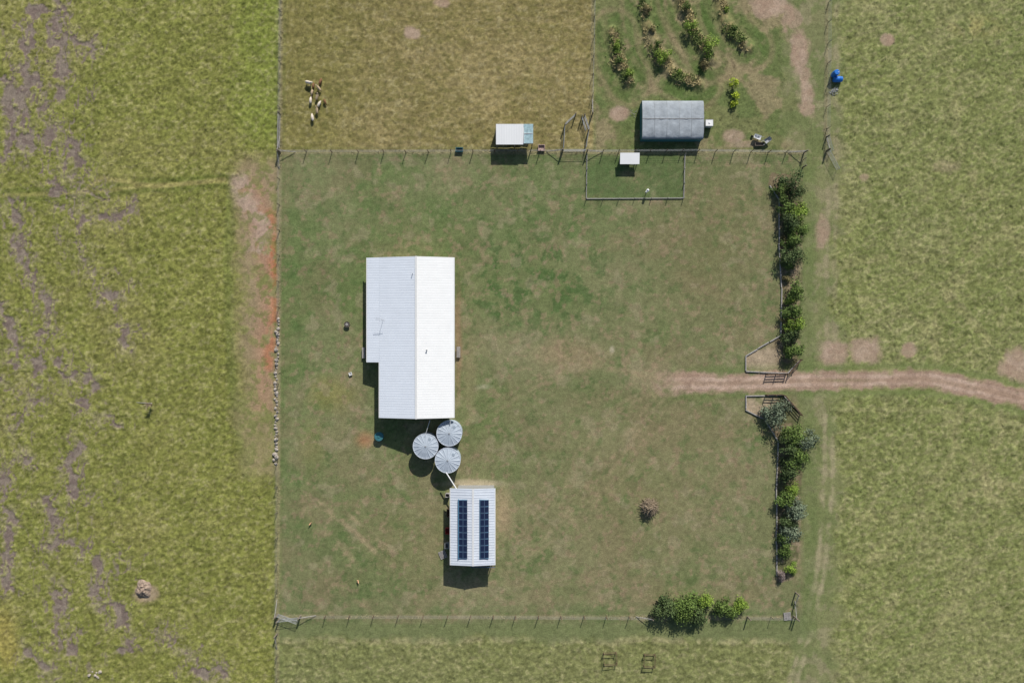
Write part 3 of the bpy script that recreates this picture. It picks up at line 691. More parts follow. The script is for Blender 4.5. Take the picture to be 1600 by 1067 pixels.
# ------------------------------------------------------------------ greenhouse
xa, xb = P(1004, 0, 2)[0], P(1100, 0, 2)[0]; ya, yb = P(0, 219, .8)[1], P(0, 158, 1.5)[1]; yc = (ya + yb) / 2; hw = (yb - ya) / 2
gh = thing('greenhouse', 'polytunnel greenhouse with grey film cover and teal sides', 'greenhouse', ((xa + xb) / 2, yc, 0))
def arch(t):
    a = math.pi * t; cu = math.cos(a); cu = math.copysign(abs(cu) ** .75, cu)
    return (yc - hw * cu, 1.55 + .5 * math.sin(a) ** 1.1)
mb = MB(); nx, nt = 60, 26; vs = []
JX = np.array([[.05 * (vnoise(np.array([i * .35]), np.array([j * .35]), 3)[0] - .5) for j in range(nt + 1)] for i in range(nx + 1)])
for i in range(nx + 1):
    for j in range(nt + 1):
        yy, zz = arch(j / nt); sag = -.03 * abs(math.sin(math.pi * 5 * i / nx)) * math.sin(math.pi * j / nt); vs.append((xa + (xb - xa) * i / nx, yy, zz + sag + JX[i, j]))
mb.add(vs, [(i * (nt + 1) + j, (i + 1) * (nt + 1) + j, (i + 1) * (nt + 1) + j + 1, i * (nt + 1) + j + 1) for i in range(nx) for j in range(nt)], 0, True)
for xx, fl in ((xa, 1), (xb, 0)):
    pl_ = [(xx, *arch(j / nt)) for j in range(nt + 1)]; f = tuple(range(nt + 1)); mb.add(pl_, [f if fl else f[::-1]])
mb.part('film_cover', M['film'], gh)
mb = MB()
for yy in (ya, yb): mb.box(((xa + xb) / 2, yy, .77), (xb - xa, .04, 1.54))
for xx in (xa, xb): mb.box((xx, yc, .77), (.04, yb - ya - .05, 1.54))
mb.part('side_wall', M['teal'], gh)
for i in range(6):
    xx = xa + (xb - xa) * i / 5; mb = MB(); mb.path([(xx, *[q + (.02 if k else 0) for k, q in enumerate(arch(j / 16))]) for j in range(17)], .015, .015, 6); mb.part('hoop', M['steel'], gh)
for p, q in (((xa, yc, 2.07), (xb, yc, 2.07)), ((xa - .05, ya - .05, 1.5), (xb + .05, ya - .05, 1.5))): mb = MB(); mb.beam(p, q, .05, .05); mb.part('rail', M['gtimber'], gh)
mb = MB(); mb.box((xb + .03, yc, 1.0), (.05, 1.2, 1.95)); mb.part('door', M['gtimber'], gh)
x, y = P(1108.5, 192, 1.1); ib = thing('liquid_tote', 'white plastic liquid tote in steel cage beside greenhouse', 'water container', (x, y, 0))
mb = MB(); mb.box((0, 0, .65), (1.1, .95, .95)); mb.cyl((0, 0, 1.12), (0, 0, 1.2), .15, .13, 12); mb.part('tote_body', M['white'], ib, False)
mb = MB()
for i in range(5):
    q = -.55 + i * .275
    for s in (-1, 1): mb.cyl((q, s * .5, .15), (q, s * .5, 1.15), .012, n=5); mb.cyl((s * .58, q * .85, .15), (s * .58, q * .85, 1.15), .012, n=5)
for z in (.4, .75, 1.15):
    for s in (-1, 1): mb.beam((-.58, s * .5, z), (.58, s * .5, z), .025, .025); mb.beam((s * .58, -.49, z), (s * .58, .49, z), .025, .025)
mb.part('cage', M['steel'], ib, False)
mb = MB(); 
for i in range(5): mb.box((-.45 + i * .225, 0, .13), (.14, 1.0, .03))
for i in (-.42, 0, .42): mb.box((0, i, .055), (1.1, .1, .11))
mb.part('pallet', M['timber'], ib, False)
def barrow(u, v, rz, tray, label):
    x, y = P(u, v); b = thing('wheelbarrow', label, 'wheelbarrow', (x, y, 0), rz=rz); mb = MB()
    bt = [(-.3, -.22, .38), (.35, -.2, .38), (.35, .2, .38), (-.3, .22, .38)]; tp = [(-.5, -.36, .68), (.6, -.32, .72), (.6, .32, .72), (-.5, .36, .68)]
    mb.add(bt + tp, [(0, 1, 2, 3), (0, 4, 5, 1), (1, 5, 6, 2), (2, 6, 7, 3), (3, 7, 4, 0)]); mb.part('tray', tray, b, False)
    mb = MB(); mb.cyl((.75, -.05, .2), (.75, .05, .2), .2, .2, 18); mb.part('wheel', M['black'], b, False)
    for s in (-1, 1):
        mb = MB(); mb.path([(.78, s * .08, .2), (-.2, s * .25, .36), (-.95, s * .3, .62)], .025, .025, 6); mb.part('handle', M['steel'], b, False)
        mb = MB(); mb.path([(-.25, s * .26, .36), (-.35, s * .27, 0)], .02, .02, 6); mb.part('leg', M['steel'], b, False)
barrow(1182, 216, 2.8, M['white'], 'wheelbarrow with pale tray on bare ground'); barrow(1197, 221, .6, M['steel'], 'grey steel wheelbarrow beside another on bare ground')
crate(1186, 226, (1.4, .5, .3), 'low timber planter box near wheelbarrows', M['timber'])
for k, (u, v, lying) in enumerate(((1302, 118, 0), (1307, 126, 1))):
    x, y = P(u, v); d = thing('blue_drum', ('bright blue plastic drum standing by fence' if not lying else 'bright blue plastic drum lying on its side by fence'), 'drum', (x, y, 0), 'blue drums by the fence')
    mb = MB()
    pr = [(0, .36), (.06, .42), (.4, .44), (.45, .47), (.5, .44), (.9, .44), (.95, .47), (1.0, .44), (1.28, .42), (1.34, .36)]
    T = (lambda a, q, z: (q * math.cos(a), q * math.sin(a), z)) if not lying else (lambda a, q, z: (z - .67, q * math.cos(a), .47 + q * math.sin(a)))
    n = 20; vs = [T(2 * math.pi * j / n, q, z) for z, q in pr for j in range(n)]
    mb.add(vs, [(i * n + j, i * n + (j + 1) % n, (i + 1) * n + (j + 1) % n, (i + 1) * n + j) for i in range(len(pr) - 1) for j in range(n)] + [tuple(range(n))[::-1], tuple(range((len(pr) - 1) * n, len(pr) * n))])
    mb.part('drum_body', M['blue'], d, False)
    mb = MB(); a = T(0, .2, 1.34); b = T(0, .2, 1.39); mb.cyl(a, b, .06, n=8); mb.part('bung', M['white'], d, False)
def sticks(name, u, v, rad, hgt, n, m, label, cat, thick=.03):
    x, y = P(u, v); mb = MB()
    for i in range(n):
        a = R() * 6.28; q = rad * R() ** .6; z = hgt * (1 - (q / rad) ** 2) * R() ** .7; b = R() * 6.28; l = U(.3, .8) * rad; e = U(-.2, .3) * l
        p0 = (x + q * math.cos(a), y + q * math.sin(a), max(.02, z)); p1 = (p0[0] + l * math.cos(b), p0[1] + l * math.sin(b), max(.02, p0[2] + e))
        pm = tuple((p0[k] + p1[k]) / 2 + U(-.06, .06) * rad for k in range(3)); mb.path([p0, pm, p1], thick * U(.6, 1.4), thick * .3, 5)
    mb.top(name, m, label, cat, (x, y, 0))
sticks('brush_pile', 1014, 791, 1.15, 1.8, 620, M['stick'], 'heap of dead branches piled on the lawn', 'brush pile', .045)
sticks('scrap_pile', 1303, 144, .6, .4, 40, M['steel'], 'small pile of metal pipe offcuts by fence', 'scrap', .05)
sticks('stick_bundle', 990, 178, .7, .2, 10, M['gtimber'], 'few loose sticks lying near greenhouse', 'sticks', .03)
def mound(name, u, v, r, h, m, label, cat):
    x, y = P(u, v); mb = MB(); n, k = 44, 16; vs = [(0, 0, h)]
    for i in range(1, k + 1):
        for j in range(n):
            a = 2 * math.pi * j / n; ca, sa = math.cos(a), math.sin(a); e = vnoise(np.array([ca * 1.6 + 7]), np.array([sa * 1.6 + 3]), 2)[0]
            q = r * i / k * (.72 + .6 * e); X, Y = q * ca, q * sa
            nz = vnoise(np.array([X * 3.5]), np.array([Y * 3.5]), 5)[0] + .6 * vnoise(np.array([X * 8]), np.array([Y * 8]), 6)[0] - .8
            z = h * max(0, 1 - (i / k) ** 1.5) * (1 + .5 * nz) + .12 * nz * (1 - i / k) ** .3 if i < k else -.05; vs.append((X, Y, z))
    fs = [(0, 1 + j, 1 + (j + 1) % n) for j in range(n)] + [(1 + i * n + j, 1 + (i + 1) * n + j, 1 + (i + 1) * n + (j + 1) % n, 1 + i * n + (j + 1) % n) for i in range(k - 1) for j in range(n)]
    mb.add(vs, fs, 0, False); return mb.top(name, m, label, cat, (x, y, 0), None, False)
mound('soil_mound', 226, 920, 1.35, .8, M['soil'], 'rough clumpy mound of tan soil in paddock', 'mound')
x, y = P(543, 507); fp = thing('fire_pit', 'small dark metal fire pit on lawn', 'fire pit', (x, y, 0)); mb = MB(); n = 20; pr = [(.12, .25), (.3, .3), (.42, .45), (.46, .46), (.38, .40), (.1, .3)]
vs = [(q * math.cos(2 * math.pi * j / n), q * math.sin(2 * math.pi * j / n), z) for q, z in pr for j in range(n)]
mb.add(vs, [(i * n + j, i * n + (j + 1) % n, (i + 1) * n + (j + 1) % n, (i + 1) * n + j) for i in range(5) for j in range(n)], 0, True); mb.part('bowl', M['rust'], fp, False)
for i in range(3):
    a = i * 2.1; mb = MB(); mb.cyl((.3 * math.cos(a), .3 * math.sin(a), .35), (.45 * math.cos(a), .45 * math.sin(a), 0), .025, n=6); mb.part('leg', M['rust'], fp, False)
mb = MB(); 
for i in range(7): a = i * .9; mb.cyl((.3 * math.cos(a), .3 * math.sin(a), .42), (-.25 * math.cos(a + .4), -.25 * math.sin(a + .4), .5), .04, n=6)
mb.part('firewood', M['gtimber'], fp, False)

# ------------------------------------------------------------------ rocks
def boulder(u, v, r, label, group):
    x, y = P(u, v); mb = MB(); n, k = 9, 5; vs = []
    sx, sy, sz = U(.8, 1.3), U(.8, 1.3), U(.6, .9); ra = R() * 3
    for a in range(k + 1):
        for b in range(n):
            t = math.pi * a / k; p = 2 * math.pi * b / n; q = r * U(.82, 1.15)
            X, Y = q * math.sin(t) * math.cos(p) * sx, q * math.sin(t) * math.sin(p) * sy
            vs.append((X * math.cos(ra) - Y * math.sin(ra), X * math.sin(ra) + Y * math.cos(ra), q * math.cos(t) * sz + r * .35))
    mb.add(vs, [(a * n + b, (a + 1) * n + b, (a + 1) * n + (b + 1) % n, a * n + (b + 1) % n) for a in range(k) for b in range(n)])
    mb.top('boulder', M['rock'], label, 'rock', (x, y, 0), group, False)
for i in range(46):
    v = 498 + i * 5.0 + U(-1.5, 1.5); u = 434 - (v - 500) * .016 + U(-2.5, 2.0)
    boulder(u, v, U(.12, .33) if i < 41 else U(.22, .42), 'pale rough fieldstone in a row along the fence', 'stones lined up along the fence')
for i in range(9): boulder(148 + U(-9, 9), 1053 + U(-6, 6), U(.12, .25), 'small pale stone half buried in paddock', 'loose stones in the paddock')

# ------------------------------------------------------------------ fences
mb = MB()
for i in range(3):
    a = i * 2.094 + .5; mb.beam((.018 * math.cos(a), .018 * math.sin(a), 0), (.018 * math.cos(a), .018 * math.sin(a), 1.35), .035, .05)
mb.cyl((0, 0, 0), (0, 0, 1.36), .025, .022, 6); POST = mb.mesh('post', [M['rust']])
mb = MB(); mb.cyl((0, 0, 0), (0, 0, 1.35), .06, .055, 8); mb.cyl((0, 0, 1.35), (0, 0, 1.38), .055, .03, 8); TPOST = mb.mesh('post', [M['dtimber']])
mb = MB(); mb.cyl((0, 0, 0), (0, 0, 1.45), .11, .10, 10); mb.cyl((0, 0, 1.45), (0, 0, 1.5), .10, .06, 10); STR = mb.mesh('strainer_post', [M['timber']])
def fence(pts, sp, label, wires=(.25, .5, .75, 1.0, 1.25), wr=.0045, post=POST, strain=True, name='wire_fence', group='wire fences around the paddocks', stays=True):
    W = [Vector((*P(*p), 0)) for p in pts]; f = thing(name, label, 'fence', W[0], group)
    def put(me, nm, p, lean=.03):
        o = bpy.data.objects.new(nm, me); COL.objects.link(o); o.parent = f; o.location = p - W[0]; o.rotation_euler = (U(-lean, lean), U(-lean, lean), R() * 6)
    for a, b in zip(W[:-1], W[1:]):
        L = (b - a).length; n = max(1, round(L / sp))
        for i in range(1, n): put(post, 'post', a + (b - a) * (i / n) + Vector((U(-.08, .08), U(-.05, .05), 0)))
    for i, p in enumerate(W):
        if strain and (i in (0, len(W) - 1)): put(STR, 'strainer_post', p, .01)
        else: put(post, 'post', p)
    if strain and stays:
        for p, q in ((W[0], W[1]), (W[-1], W[-2])):
            d = (q - p).normalized(); mb = MB(); mb.cyl(p + Vector((0, 0, 1.2)), p + d * 2.4 + Vector((0, 0, .08)), .05, .045, 8); mb.part('stay', M['gtimber'], f)
    mb = MB()
    for a, b in zip(W[:-1], W[1:]):
        for h in wires: mb.cyl(a + Vector((0, 0, h)), b + Vector((0, 0, h)), wr, wr, 4, cap=False)
    mb.part('wire', M['steel'], f)
    return f
fence([(441, -60), (439, 100), (437, 237)], 3.7, 'steel picket and wire fence between two paddocks')
fence([(437, 240), (436, 480), (434, 720), (433, 960)], 3.7, 'long wire fence with thin steel pickets beside lawn')
fence([(433, 990), (434, 1130)], 3.7, 'wire fence with thin pickets in rough grass')
fence([(438, 238), (600, 238), (878, 237)], 3.7, 'wire fence with dark pickets along the lawn edge', wr=.008, post=TPOST)
fence([(917, 238), (1090, 237), (1256, 239)], 2.6, 'wire fence with timber posts below the orchard', wr=.01, post=TPOST)
fence([(470, 961), (700, 961), (1018, 963)], 3.65, 'wire fence with evenly spaced dark pickets', post=TPOST)
fence([(1168, 963), (1243, 964)], 3.65, 'short wire fence beside the corner shrubs', stays=False)
fence([(930, -60), (928, 60), (925, 180)], 3.4, 'wire fence dividing grass paddock from orchard')
fence([(1295, -60), (1293, 100), (1291, 236)], 3.4, 'wire fence along the orchard edge', wr=.008)
fence([(1256, 239), (1254, 262)], 1.2, 'short timber end section of fence', stays=False)
fence([(1243, 925), (1240, 962)], 1.8, 'short fence return at the yard corner', stays=True)
mb = MB(); mb.box((0, 0, .4), (.07, .07, .8)); PP = mb.mesh('post', [M['gtimber']])
def pen(pts, label):
    f = fence(pts, 2.6, label, (.3, .5, .76), .006, PP, False, 'pen_fence', 'mesh fences around the chicken pen')
    W = [Vector((*P(*p), 0)) for p in pts]; mb = MB()
    for a, b in zip(W[:-1], W[1:]): mb.beam(a + Vector((0, 0, .12)), b + Vector((0, 0, .12)), .08, .12)
    mb.part('rail', M['gtimber'], f)
pen([(917, 242), (916, 311), (1068, 310), (1070, 242)], 'low timber railed pen fence enclosing green grass')

def gate(u0, v0, u1, v1, label, h=1.15, name='farm_gate', m='steel'):
    a = Vector((*P(u0, v0), 0)); b = Vector((*P(u1, v1), 0)); g = thing(name, label, 'gate', a)
    mb = MB(); Z = lambda z: Vector((0, 0, z))
    mb.path([a + Z(.12), a + Z(h), b + Z(h), b + Z(.12), a + Z(.12)], .03, .03, 6); mb.part('frame', M[m], g)
    mb = MB(); n = 5
    for i in range(1, n): mb.cyl(a + Z(.12 + (h - .12) * i / n), b + Z(.12 + (h - .12) * i / n), .015, .015, 5)
    k = max(2, int((b - a).length / .7))
    for i in range(1, k): p = a + (b - a) * (i / k); mb.cyl(p + Z(.12), p + Z(h), .012, .012, 5)
    mb.part('rail', M[m], g)
    mb = MB(); mb.cyl(a - (b - a).normalized() * .12, a - (b - a).normalized() * .12 + Z(1.4), .09, .08, 8); mb.part('hinge_post', M['timber'], g)
gate(898, 182, 883, 196, 'short steel gate standing open at paddock corner'); gate(882, 199, 880, 234, 'galvanised steel gate standing open by fence')
gate(913, 184, 920, 205, 'galvanised steel gate panel folded open'); gate(919, 207, 915, 233, 'steel gate between paddock and pen')
gate(909, 186, 915, 206, 'second steel gate leaning beside another')
gate(880, 237, 915, 237, 'closed steel gate in the fence line')
gate(1292, 238, 1307, 266, 'steel farm gate swung open across grass'); gate(1291, 216, 1297, 238, 'narrow steel gate at end of fence')
gate(436, 959, 466, 970, 'galvanised steel farm gate standing ajar at fence corner'); gate(437, 967, 468, 964, 'second steel farm gate at fence corner')
gate(438, 180, 437, 232, 'long pale timber gate along paddock fence', m='gtimber')

# ------------------------------------------------------------------ garden edging
def edging(pts, label, m='gtimber'):
    W = [Vector((*P(*p), 0)) for p in pts]; e = thing('garden_edging', label, 'garden edging', W[0], 'timber edging around the garden beds')
    for a, b in zip(W[:-1], W[1:]):
        n = max(1, round((b - a).length / 2.4)); d = (b - a) / n
        for i in range(n):
            p = a + d * i + Vector((U(-.05, .05), U(-.05, .05), .1)); mb = MB(); mb.beam(p, p + d * U(.93, .985), .14, .2 + U(0, .05)); mb.part('sleeper', M[m], e)
edging([(1202, 290), (1217, 312), (1217, 380), (1221, 450), (1220, 524), (1165, 556), (1165, 580), (1230, 583), (1250, 562)], 'silvered timber sleepers edging planted bed beside driveway')
edging([(1250, 645), (1223, 617), (1165, 618), (1165, 640), (1195, 655), (1216, 690), (1213, 760), (1213, 850), (1213, 900)], 'silvered timber sleepers edging long shrub bed')
def rail_panel(u0, v0, u1, v1, label):
    a = Vector((*P(u0, v0), 0)); b = Vector((*P(u1, v1), 0)); g = thing('rail_fence', label, 'fence', a, 'brown timber rail panels at the driveway entrance')
    for i in range(3): p = a + (b - a) * i / 2; mb = MB(); mb.box((p.x, p.y, .55), (.12, .12, 1.1)); mb.part('post', M['dtimber'], g)
    for z in (.35, .65, .95): mb = MB(); mb.beam(a + Vector((0, .085, z)), b + Vector((0, .085, z)), .04, .12); mb.part('rail', M['dtimber'], g)
rail_panel(1197, 585, 1228, 584, 'brown timber rail panel beside driveway entrance'); rail_panel(1196, 617, 1222, 617, 'brown timber rail panel on driveway edge')
rail_panel(1224, 618, 1250, 648, 'angled brown timber rail panel at entrance bed'); rail_panel(1232, 583, 1250, 562, 'angled brown timber rail panel beside entrance shrubs')

# ------------------------------------------------------------------ shrubs
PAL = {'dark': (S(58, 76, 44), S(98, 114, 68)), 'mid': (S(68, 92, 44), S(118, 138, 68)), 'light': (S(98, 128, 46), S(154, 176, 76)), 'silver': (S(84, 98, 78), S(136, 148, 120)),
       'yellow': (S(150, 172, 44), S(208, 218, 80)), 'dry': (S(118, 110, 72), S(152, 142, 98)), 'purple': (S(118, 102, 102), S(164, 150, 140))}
def shrub(u, v, r, h, pal, label, name='shrub', cat='shrub', group=None, ry=None, dens=1.0, lsz=None, loose=0.0):
    ry = ry or r; x, y = P(u, v, h * .6); t = thing(name, label, cat, (x, y, 0), group)
    nl = random.randint(8, 13); lobes = []
    for i in range(nl):
        a = R() * 6.283; q = U(.15, .95 + loose) * (.8 + .2 * R())
        lobes.append((r * q * math.cos(a), ry * q * math.sin(a), h * U(.3, .85) * (1 - .25 * q), U(.18, .44) * min(r, ry), U(.65, 1.2)))
    lobes.append((0, 0, h * .75, .4 * min(r, ry), 1.0))
    c0, c1 = PAL[pal]; ls = lsz or max(.06, min(.13, r * .075)); V = []; C = []
    for (lx_, ly_, lz, lr, sh_) in lobes:
        lr *= U(.9, 1.15); n = int(dens * 7.5 * lr * lr / (ls * ls)) + 12; n = min(n, 800)
        d = rng.normal(0, 1, (n, 3)); d /= np.linalg.norm(d, axis=1)[:, None]
        rad = lr * (.35 + .95 * rng.random(n) ** .8); lump_ = .65 + .8 * vnoise(d[:, 0] * 3 + lx_ * 5, d[:, 1] * 3 + d[:, 2] * 2 + ly_ * 5, 9)
        p = d * (rad * lump_)[:, None] * np.array([1.1, 1.1, .9]) + np.array([lx_, ly_, lz]); p[:, 2] = np.maximum(p[:, 2], .06)
        nn = d * .6 + rng.normal(0, .6, (n, 3)) + np.array([0, 0, .4]); nn /= np.linalg.norm(nn, axis=1)[:, None]
        a = np.cross(nn, rng.normal(0, 1, (n, 3))); a /= np.linalg.norm(a, axis=1)[:, None]; b = np.cross(nn, a)
        s = ls * rng.uniform(.6, 1.4, n)[:, None]
        V.append(np.stack([p - a * s, p - b * s * .5, p + a * s, p + b * s * .5], 1))
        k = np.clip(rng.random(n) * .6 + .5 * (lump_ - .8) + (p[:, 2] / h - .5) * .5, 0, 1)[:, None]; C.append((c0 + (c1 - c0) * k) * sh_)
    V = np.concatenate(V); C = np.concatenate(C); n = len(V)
    me = bpy.data.meshes.new('crown'); me.vertices.add(n * 4); me.vertices.foreach_set('co', V.ravel()); me.loops.add(n * 4); me.loops.foreach_set('vertex_index', np.arange(n * 4))
    me.polygons.add(n); me.polygons.foreach_set('loop_start', np.arange(0, n * 4, 4)); me.update(calc_edges=True)
    at = me.color_attributes.new('Col', 'FLOAT_COLOR', 'POINT'); rgba = np.ones((n * 4, 4)); rgba[:, :3] = np.repeat(C, 4, 0); at.data.foreach_set('color', rgba.ravel())
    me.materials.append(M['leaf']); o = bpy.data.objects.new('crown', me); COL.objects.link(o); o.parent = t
    mb = MB(); br = .05 + r * .03; mb.path([(0, 0, -.05), (U(-.05, .05), U(-.05, .05), h * .3)], br, br * .8)
    for L in lobes: mb.path([(0, 0, h * .25), (L[0] * .5, L[1] * .5, h * .25 + (L[2] - h * .25) * .6), (L[0], L[1], L[2])], br * .5, br * .15, 5)
    mb.part('trunk', M['bark'], t, False); return t
G1 = 'shrubs planted along the yard edge'
ld = {'dark': 'dense dark green shrub in timber edged bed', 'mid': 'leafy green shrub in timber edged bed', 'light': 'bright green leafy shrub in timber edged bed', 'silver': 'silvery grey green shrub in timber edged bed',
      'dry': 'thin dry brownish shrub in timber edged bed', 'purple': 'small purplish grey shrub at end of bed'}
for (u, v, r, h, p) in [(1240, 287, 2.0, 2.8, 'dark'), (1219, 298, 1.3, 1.8, 'mid'), (1228, 323, 1.4, 2.0, 'mid'), (1250, 330, 1.5, 2.4, 'light'), (1236, 347, 1.8, 2.4, 'dark'), (1250, 358, 1.3, 2.2, 'mid'),
        (1240, 374, 1.8, 2.6, 'mid'), (1243, 398, 1.8, 2.6, 'dark'), (1235, 414, .9, 1.5, 'mid'), (1241, 455, 1.5, 2.3, 'mid'), (1234, 468, .9, 1.3, 'light'), (1242, 488, 1.7, 2.5, 'mid'), (1248, 507, 1.6, 2.6, 'light'),
        (1238, 522, 1.5, 2.2, 'dark'), (1242, 545, 1.5, 2.2, 'mid'), (1230, 435, .7, .9, 'dry'), (1226, 500, .6, .8, 'dry'), (1226, 375, .6, .8, 'dry'),
        (1215, 652, 2.0, 2.5, 'silver'), (1243, 682, 2.1, 2.4, 'mid'), (1262, 688, 1.5, 2.2, 'silver'), (1232, 702, 1.6, 2.2, 'dark'), (1248, 714, 1.7, 2.4, 'mid'), (1236, 736, 1.6, 2.2, 'dark'),
        (1238, 766, 1.1, 1.8, 'light'), (1230, 784, 1.5, 2.1, 'mid'), (1243, 802, 1.8, 2.3, 'silver'), (1229, 816, 1.5, 2.1, 'dark'), (1238, 834, 1.7, 2.3, 'silver'), (1227, 854, 1.3, 1.9, 'mid'),
        (1237, 889, .9, 1.2, 'light'), (1222, 900, .8, 1.2, 'purple')]:
    shrub(u, v, r * 1.05, h, p, ld[p], group=G1, ry=r * U(.85, 1.2), loose=.1)
for (u, v, r, h, p, l) in [(1045, 950, 2.0, 2.4, 'dark', 'broad dark green shrub beside wire fence'), (1070, 948, 2.2, 2.7, 'mid', 'broad rounded green shrub beside wire fence'), (1090, 958, 1.6, 2.2, 'dark', 'dark green shrub beside wire fence'),
        (1104, 940, 1.1, 1.8, 'light', 'bright yellow green shrub beside wire fence'), (1128, 948, 1.5, 2.0, 'mid', 'green shrub beside wire fence'), (1145, 957, 1.2, 1.7, 'mid', 'low green shrub beside wire fence'), (1156, 945, 1.1, 1.6, 'light', 'light green shrub beside wire fence')]:
    shrub(u, v, r * 1.12, h, p, l, group=G1)
for (u, v, r, h, p) in [(1010, 14, .8, 1.5, 'dry'), (1018, 45, .6, 1.2, 'dry'), (1074, 10, .9, 1.6, 'mid'), (1083, 42, 1.2, 2.0, 'light'), (1108, 74, 1.4, 2.2, 'light'), (1040, 86, 1.3, 1.7, 'light'), (1030, 66, .7, 1.2, 'mid'), (963, 72, .9, 1.4, 'light'),
        (968, 94, .7, 1.2, 'mid'), (983, 114, .9, 1.6, 'light'), (1100, 100, .8, 1.2, 'dry'), (1160, 70, .6, .8, 'dry'), (1146, 45, .7, .9, 'mid'), (1062, 112, .6, .8, 'light'), (1133, 14, .6, .9, 'light')]:
    shrub(u, v, r, h, p, {'dry': 'scrubby dry fruit tree on grassy orchard mound', 'light': 'young bright green fruit tree on orchard mound', 'mid': 'small green fruit tree in orchard grass'}[p], 'fruit_tree', 'tree', 'young trees in the orchard', dens=.6, lsz=.1, loose=.1)
for (u, v, r, ry, h) in [(1149, 130, .8, .9, 1.6), (1149, 147, .8, .7, 1.3), (1148, 162, .6, .6, .9)]:
    shrub(u, v, r, h, 'yellow', 'vivid yellow green leafy plant in orchard', 'leafy_plant', 'plant', 'yellow green plants in the orchard', ry=ry, dens=.6, lsz=.12)
x, y = P(237, 632); bt = thing('bare_sapling', 'leafless sapling with fallen limb in paddock', 'tree', (x, y, 0)); mb = MB()
mb.path([(0, 0, 0), (.05, .05, .8), (.15, .1, 1.6)], .09, .03)
for i in range(40):
    a = i * 2.4; z = U(.5, 1.5); l = U(.3, .8); mb.path([(.05, .05, z), (.05 + l * .5 * math.cos(a), .05 + l * .5 * math.sin(a), z + .2), (l * math.cos(a), l * math.sin(a), z + U(.1, .5))], .035, .015, 5)
mb.part('trunk', M['stick'], bt, False); mb = MB(); mb.path([(.1, .2, .1), (-1.0, .25, .12), (-2.4, .35, .06)], .06, .03); mb.part('fallen_limb', M['gtimber'], bt, False)

# ------------------------------------------------------------------ animals
def skin(name, verts, edges, radii, mats):
    me = bpy.data.meshes.new(name); me.from_pydata(verts, edges, []); o = bpy.data.objects.new(name, me); COL.objects.link(o)
    sk = o.modifiers.new('s', 'SKIN'); sb = o.modifiers.new('b', 'SUBSURF'); sb.levels = 1; sb.render_levels = 1
    for i, r in enumerate(radii):
        s = me.skin_vertices[0].data[i]; s.radius = (r, r) if not isinstance(r, tuple) else r; s.use_root = (i == 0)
    dg = bpy.context.evaluated_depsgraph_get(); dg.update(); res = bpy.data.meshes.new_from_object(o.evaluated_get(dg)); res.name = name
    COL.objects.unlink(o); bpy.data.objects.remove(o); res.materials.clear()
    for m in mats: res.materials.append(m)
    for p in res.polygons: p.use_smooth = True
    return res
def sheep_mesh(graze, m):
    V = [(-.38, 0, .62), (0, 0, .60), (.34, 0, .62)]; Rr = [.20, .23, .19]
    if graze: V += [(.55, .02, .50), (.68, .04, .30), (.78, .05, .14)]
    else: V += [(.52, .03, .80), (.62, .05, .95), (.80, .08, .88)]
    Rr += [.11, .085, .05]; E = [(0, 1), (1, 2), (2, 3), (3, 4), (4, 5)]
    V += [(-.58, 0, .58)]; Rr += [.04]; E += [(0, 6)]
    for s in (-1, 1):
        b = len(V); V += [(-.34, s * .15, .45), (-.27, s * .15, .36), (-.42, s * .14, .22), (-.39, s * .14, .01)]; Rr += [.10, .06, .035, .03]; E += [(0, b), (b, b + 1), (b + 1, b + 2), (b + 2, b + 3)]
        b = len(V); V += [(.32, s * .14, .42), (.34, s * .13, .24), (.33, s * .13, .01)]; Rr += [.08, .04, .03]; E += [(2, b), (b, b + 1), (b + 1, b + 2)]
        h = V[4]; b = len(V); V += [(h[0] - .02, h[1] + s * .15, h[2] + .03)]; Rr += [.025]; E += [(4, b)]
    return skin('sheep', V, E, Rr, [m])
SM = {(g, k): sheep_mesh(g, M[k]) for g in (0, 1) for k in ('fleece', 'fleecew', 'wood_red')}
FL = [(482, 129, 0, 'fleecew', -.3, 1.0), (489, 134, 1, 'wood_red', 1.4, .75), (500, 128, 1, 'wood_red', 1.2, .85), (498, 138, 0, 'fleece', 2.2, .85), (487, 144, 1, 'fleece', -1.8, .8), (485, 157, 1, 'fleecew', 1.5, .85), (495, 152, 0, 'fleece', 1.2, .85),
      (507, 158, 1, 'wood_red', -1.2, .7), (498, 163, 1, 'fleecew', 1.1, .85), (495, 173, 0, 'fleece', 1.6, .85), (488, 184, 1, 'fleecew', 1.7, .95)]
for (u, v, g, k, rz, s) in FL:
    x, y = P(u, v, .5); o = bpy.data.objects.new('sheep', SM[(g, k)]); COL.objects.link(o); o.location = (x, y, .02); o.rotation_euler = (0, 0, rz); o.scale = (s, s, s)
    cn = {'fleece': 'tan', 'fleecew': 'pale woolly', 'wood_red': 'reddish brown'}[k]
    tag(o, f"{cn} sheep {'grazing' if g else 'standing'} in dry grass paddock", 'sheep', 'sheep grazing in the paddock')
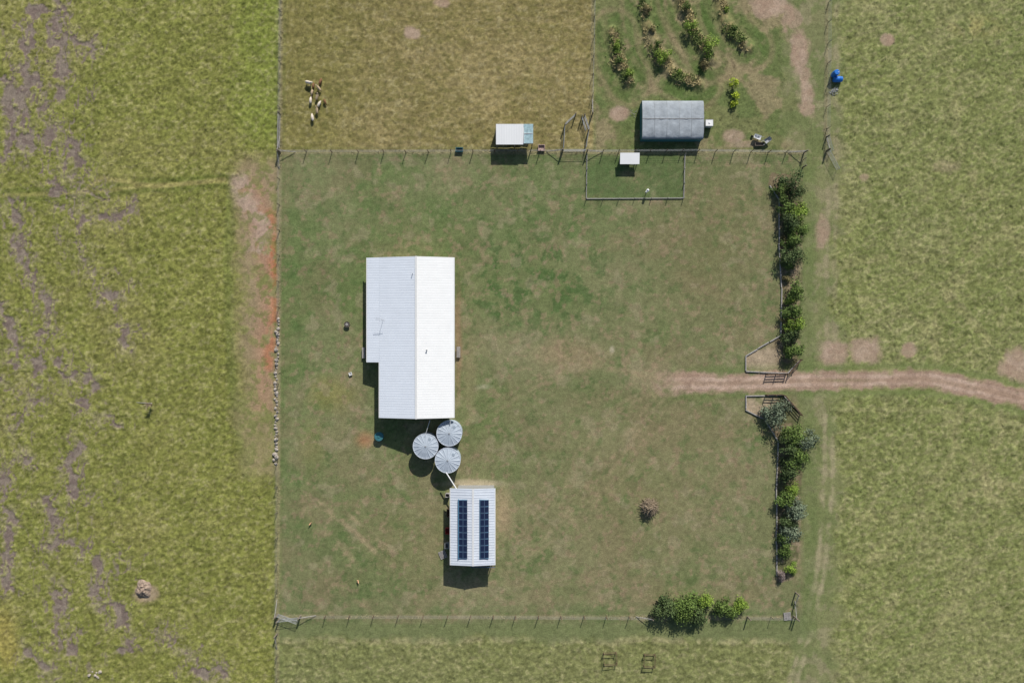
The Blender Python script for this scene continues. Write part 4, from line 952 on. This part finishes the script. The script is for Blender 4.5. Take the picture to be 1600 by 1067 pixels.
hen = skin('hen', [(0, 0, .26), (.12, 0, .28), (.2, 0, .4), (.25, 0, .46), (.31, 0, .45), (-.14, 0, .32), (-.27, 0, .46), (.02, .06, .12), (.03, .06, .01), (.02, -.06, .12), (.03, -.06, .01)],
           [(0, 1), (1, 2), (2, 3), (3, 4), (0, 5), (5, 6), (0, 7), (7, 8), (0, 9), (9, 10)], [.13, .11, .05, .045, .015, .09, .05, .025, .015, .025, .015], [mat('hen_feathers', (.62, .36, .2), .9, 0, .4, 12)])
for (u, v, rz, l) in [(486, 817, .8, 'tan and white hen walking on the lawn'), (560, 907, 2.0, 'tan hen pecking on the lawn')]:
    x, y = P(u, v); o = bpy.data.objects.new('hen', hen); COL.objects.link(o); o.location = (x, y, 0); o.rotation_euler = (0, 0, rz); tag(o, l, 'hen'); o.scale = (1.1, 1.1, 1.1)

# ------------------------------------------------------------------ light, sky, camera
sd = Vector((.433, 1.40, 1.0)).normalized()
sun = bpy.data.lights.new('sun', 'SUN'); sun.energy = 5.0; sun.angle = math.radians(.53); sun.color = (1.0, .965, .92)
so = bpy.data.objects.new('sun', sun); COL.objects.link(so); so.rotation_euler = (-sd).to_track_quat('-Z', 'Y').to_euler(); so.location = sd * 200
w = bpy.data.worlds.new('World'); bpy.context.scene.world = w; w.use_nodes = True
nt = w.node_tree; sk = nt.nodes.new('ShaderNodeTexSky'); sk.sky_type = 'NISHITA'; sk.sun_disc = False
sk.sun_elevation = math.asin(sd.z); sk.sun_rotation = math.atan2(sd.x, sd.y)
nt.links.new(sk.outputs[0], nt.nodes['Background'].inputs[0]); nt.nodes['Background'].inputs[1].default_value = .085
cam = bpy.data.cameras.new('camera'); cam.lens = 24; cam.sensor_width = 36; cam.clip_end = 6000; cam.clip_start = .5
co = bpy.data.objects.new('camera', cam); COL.objects.link(co); co.location = (0, 0, HC); co.rotation_euler = (0, 0, 0)
sc = bpy.context.scene; sc.camera = co
sc.view_settings.view_transform = 'Standard'; sc.view_settings.look = 'None'; sc.view_settings.exposure = 0
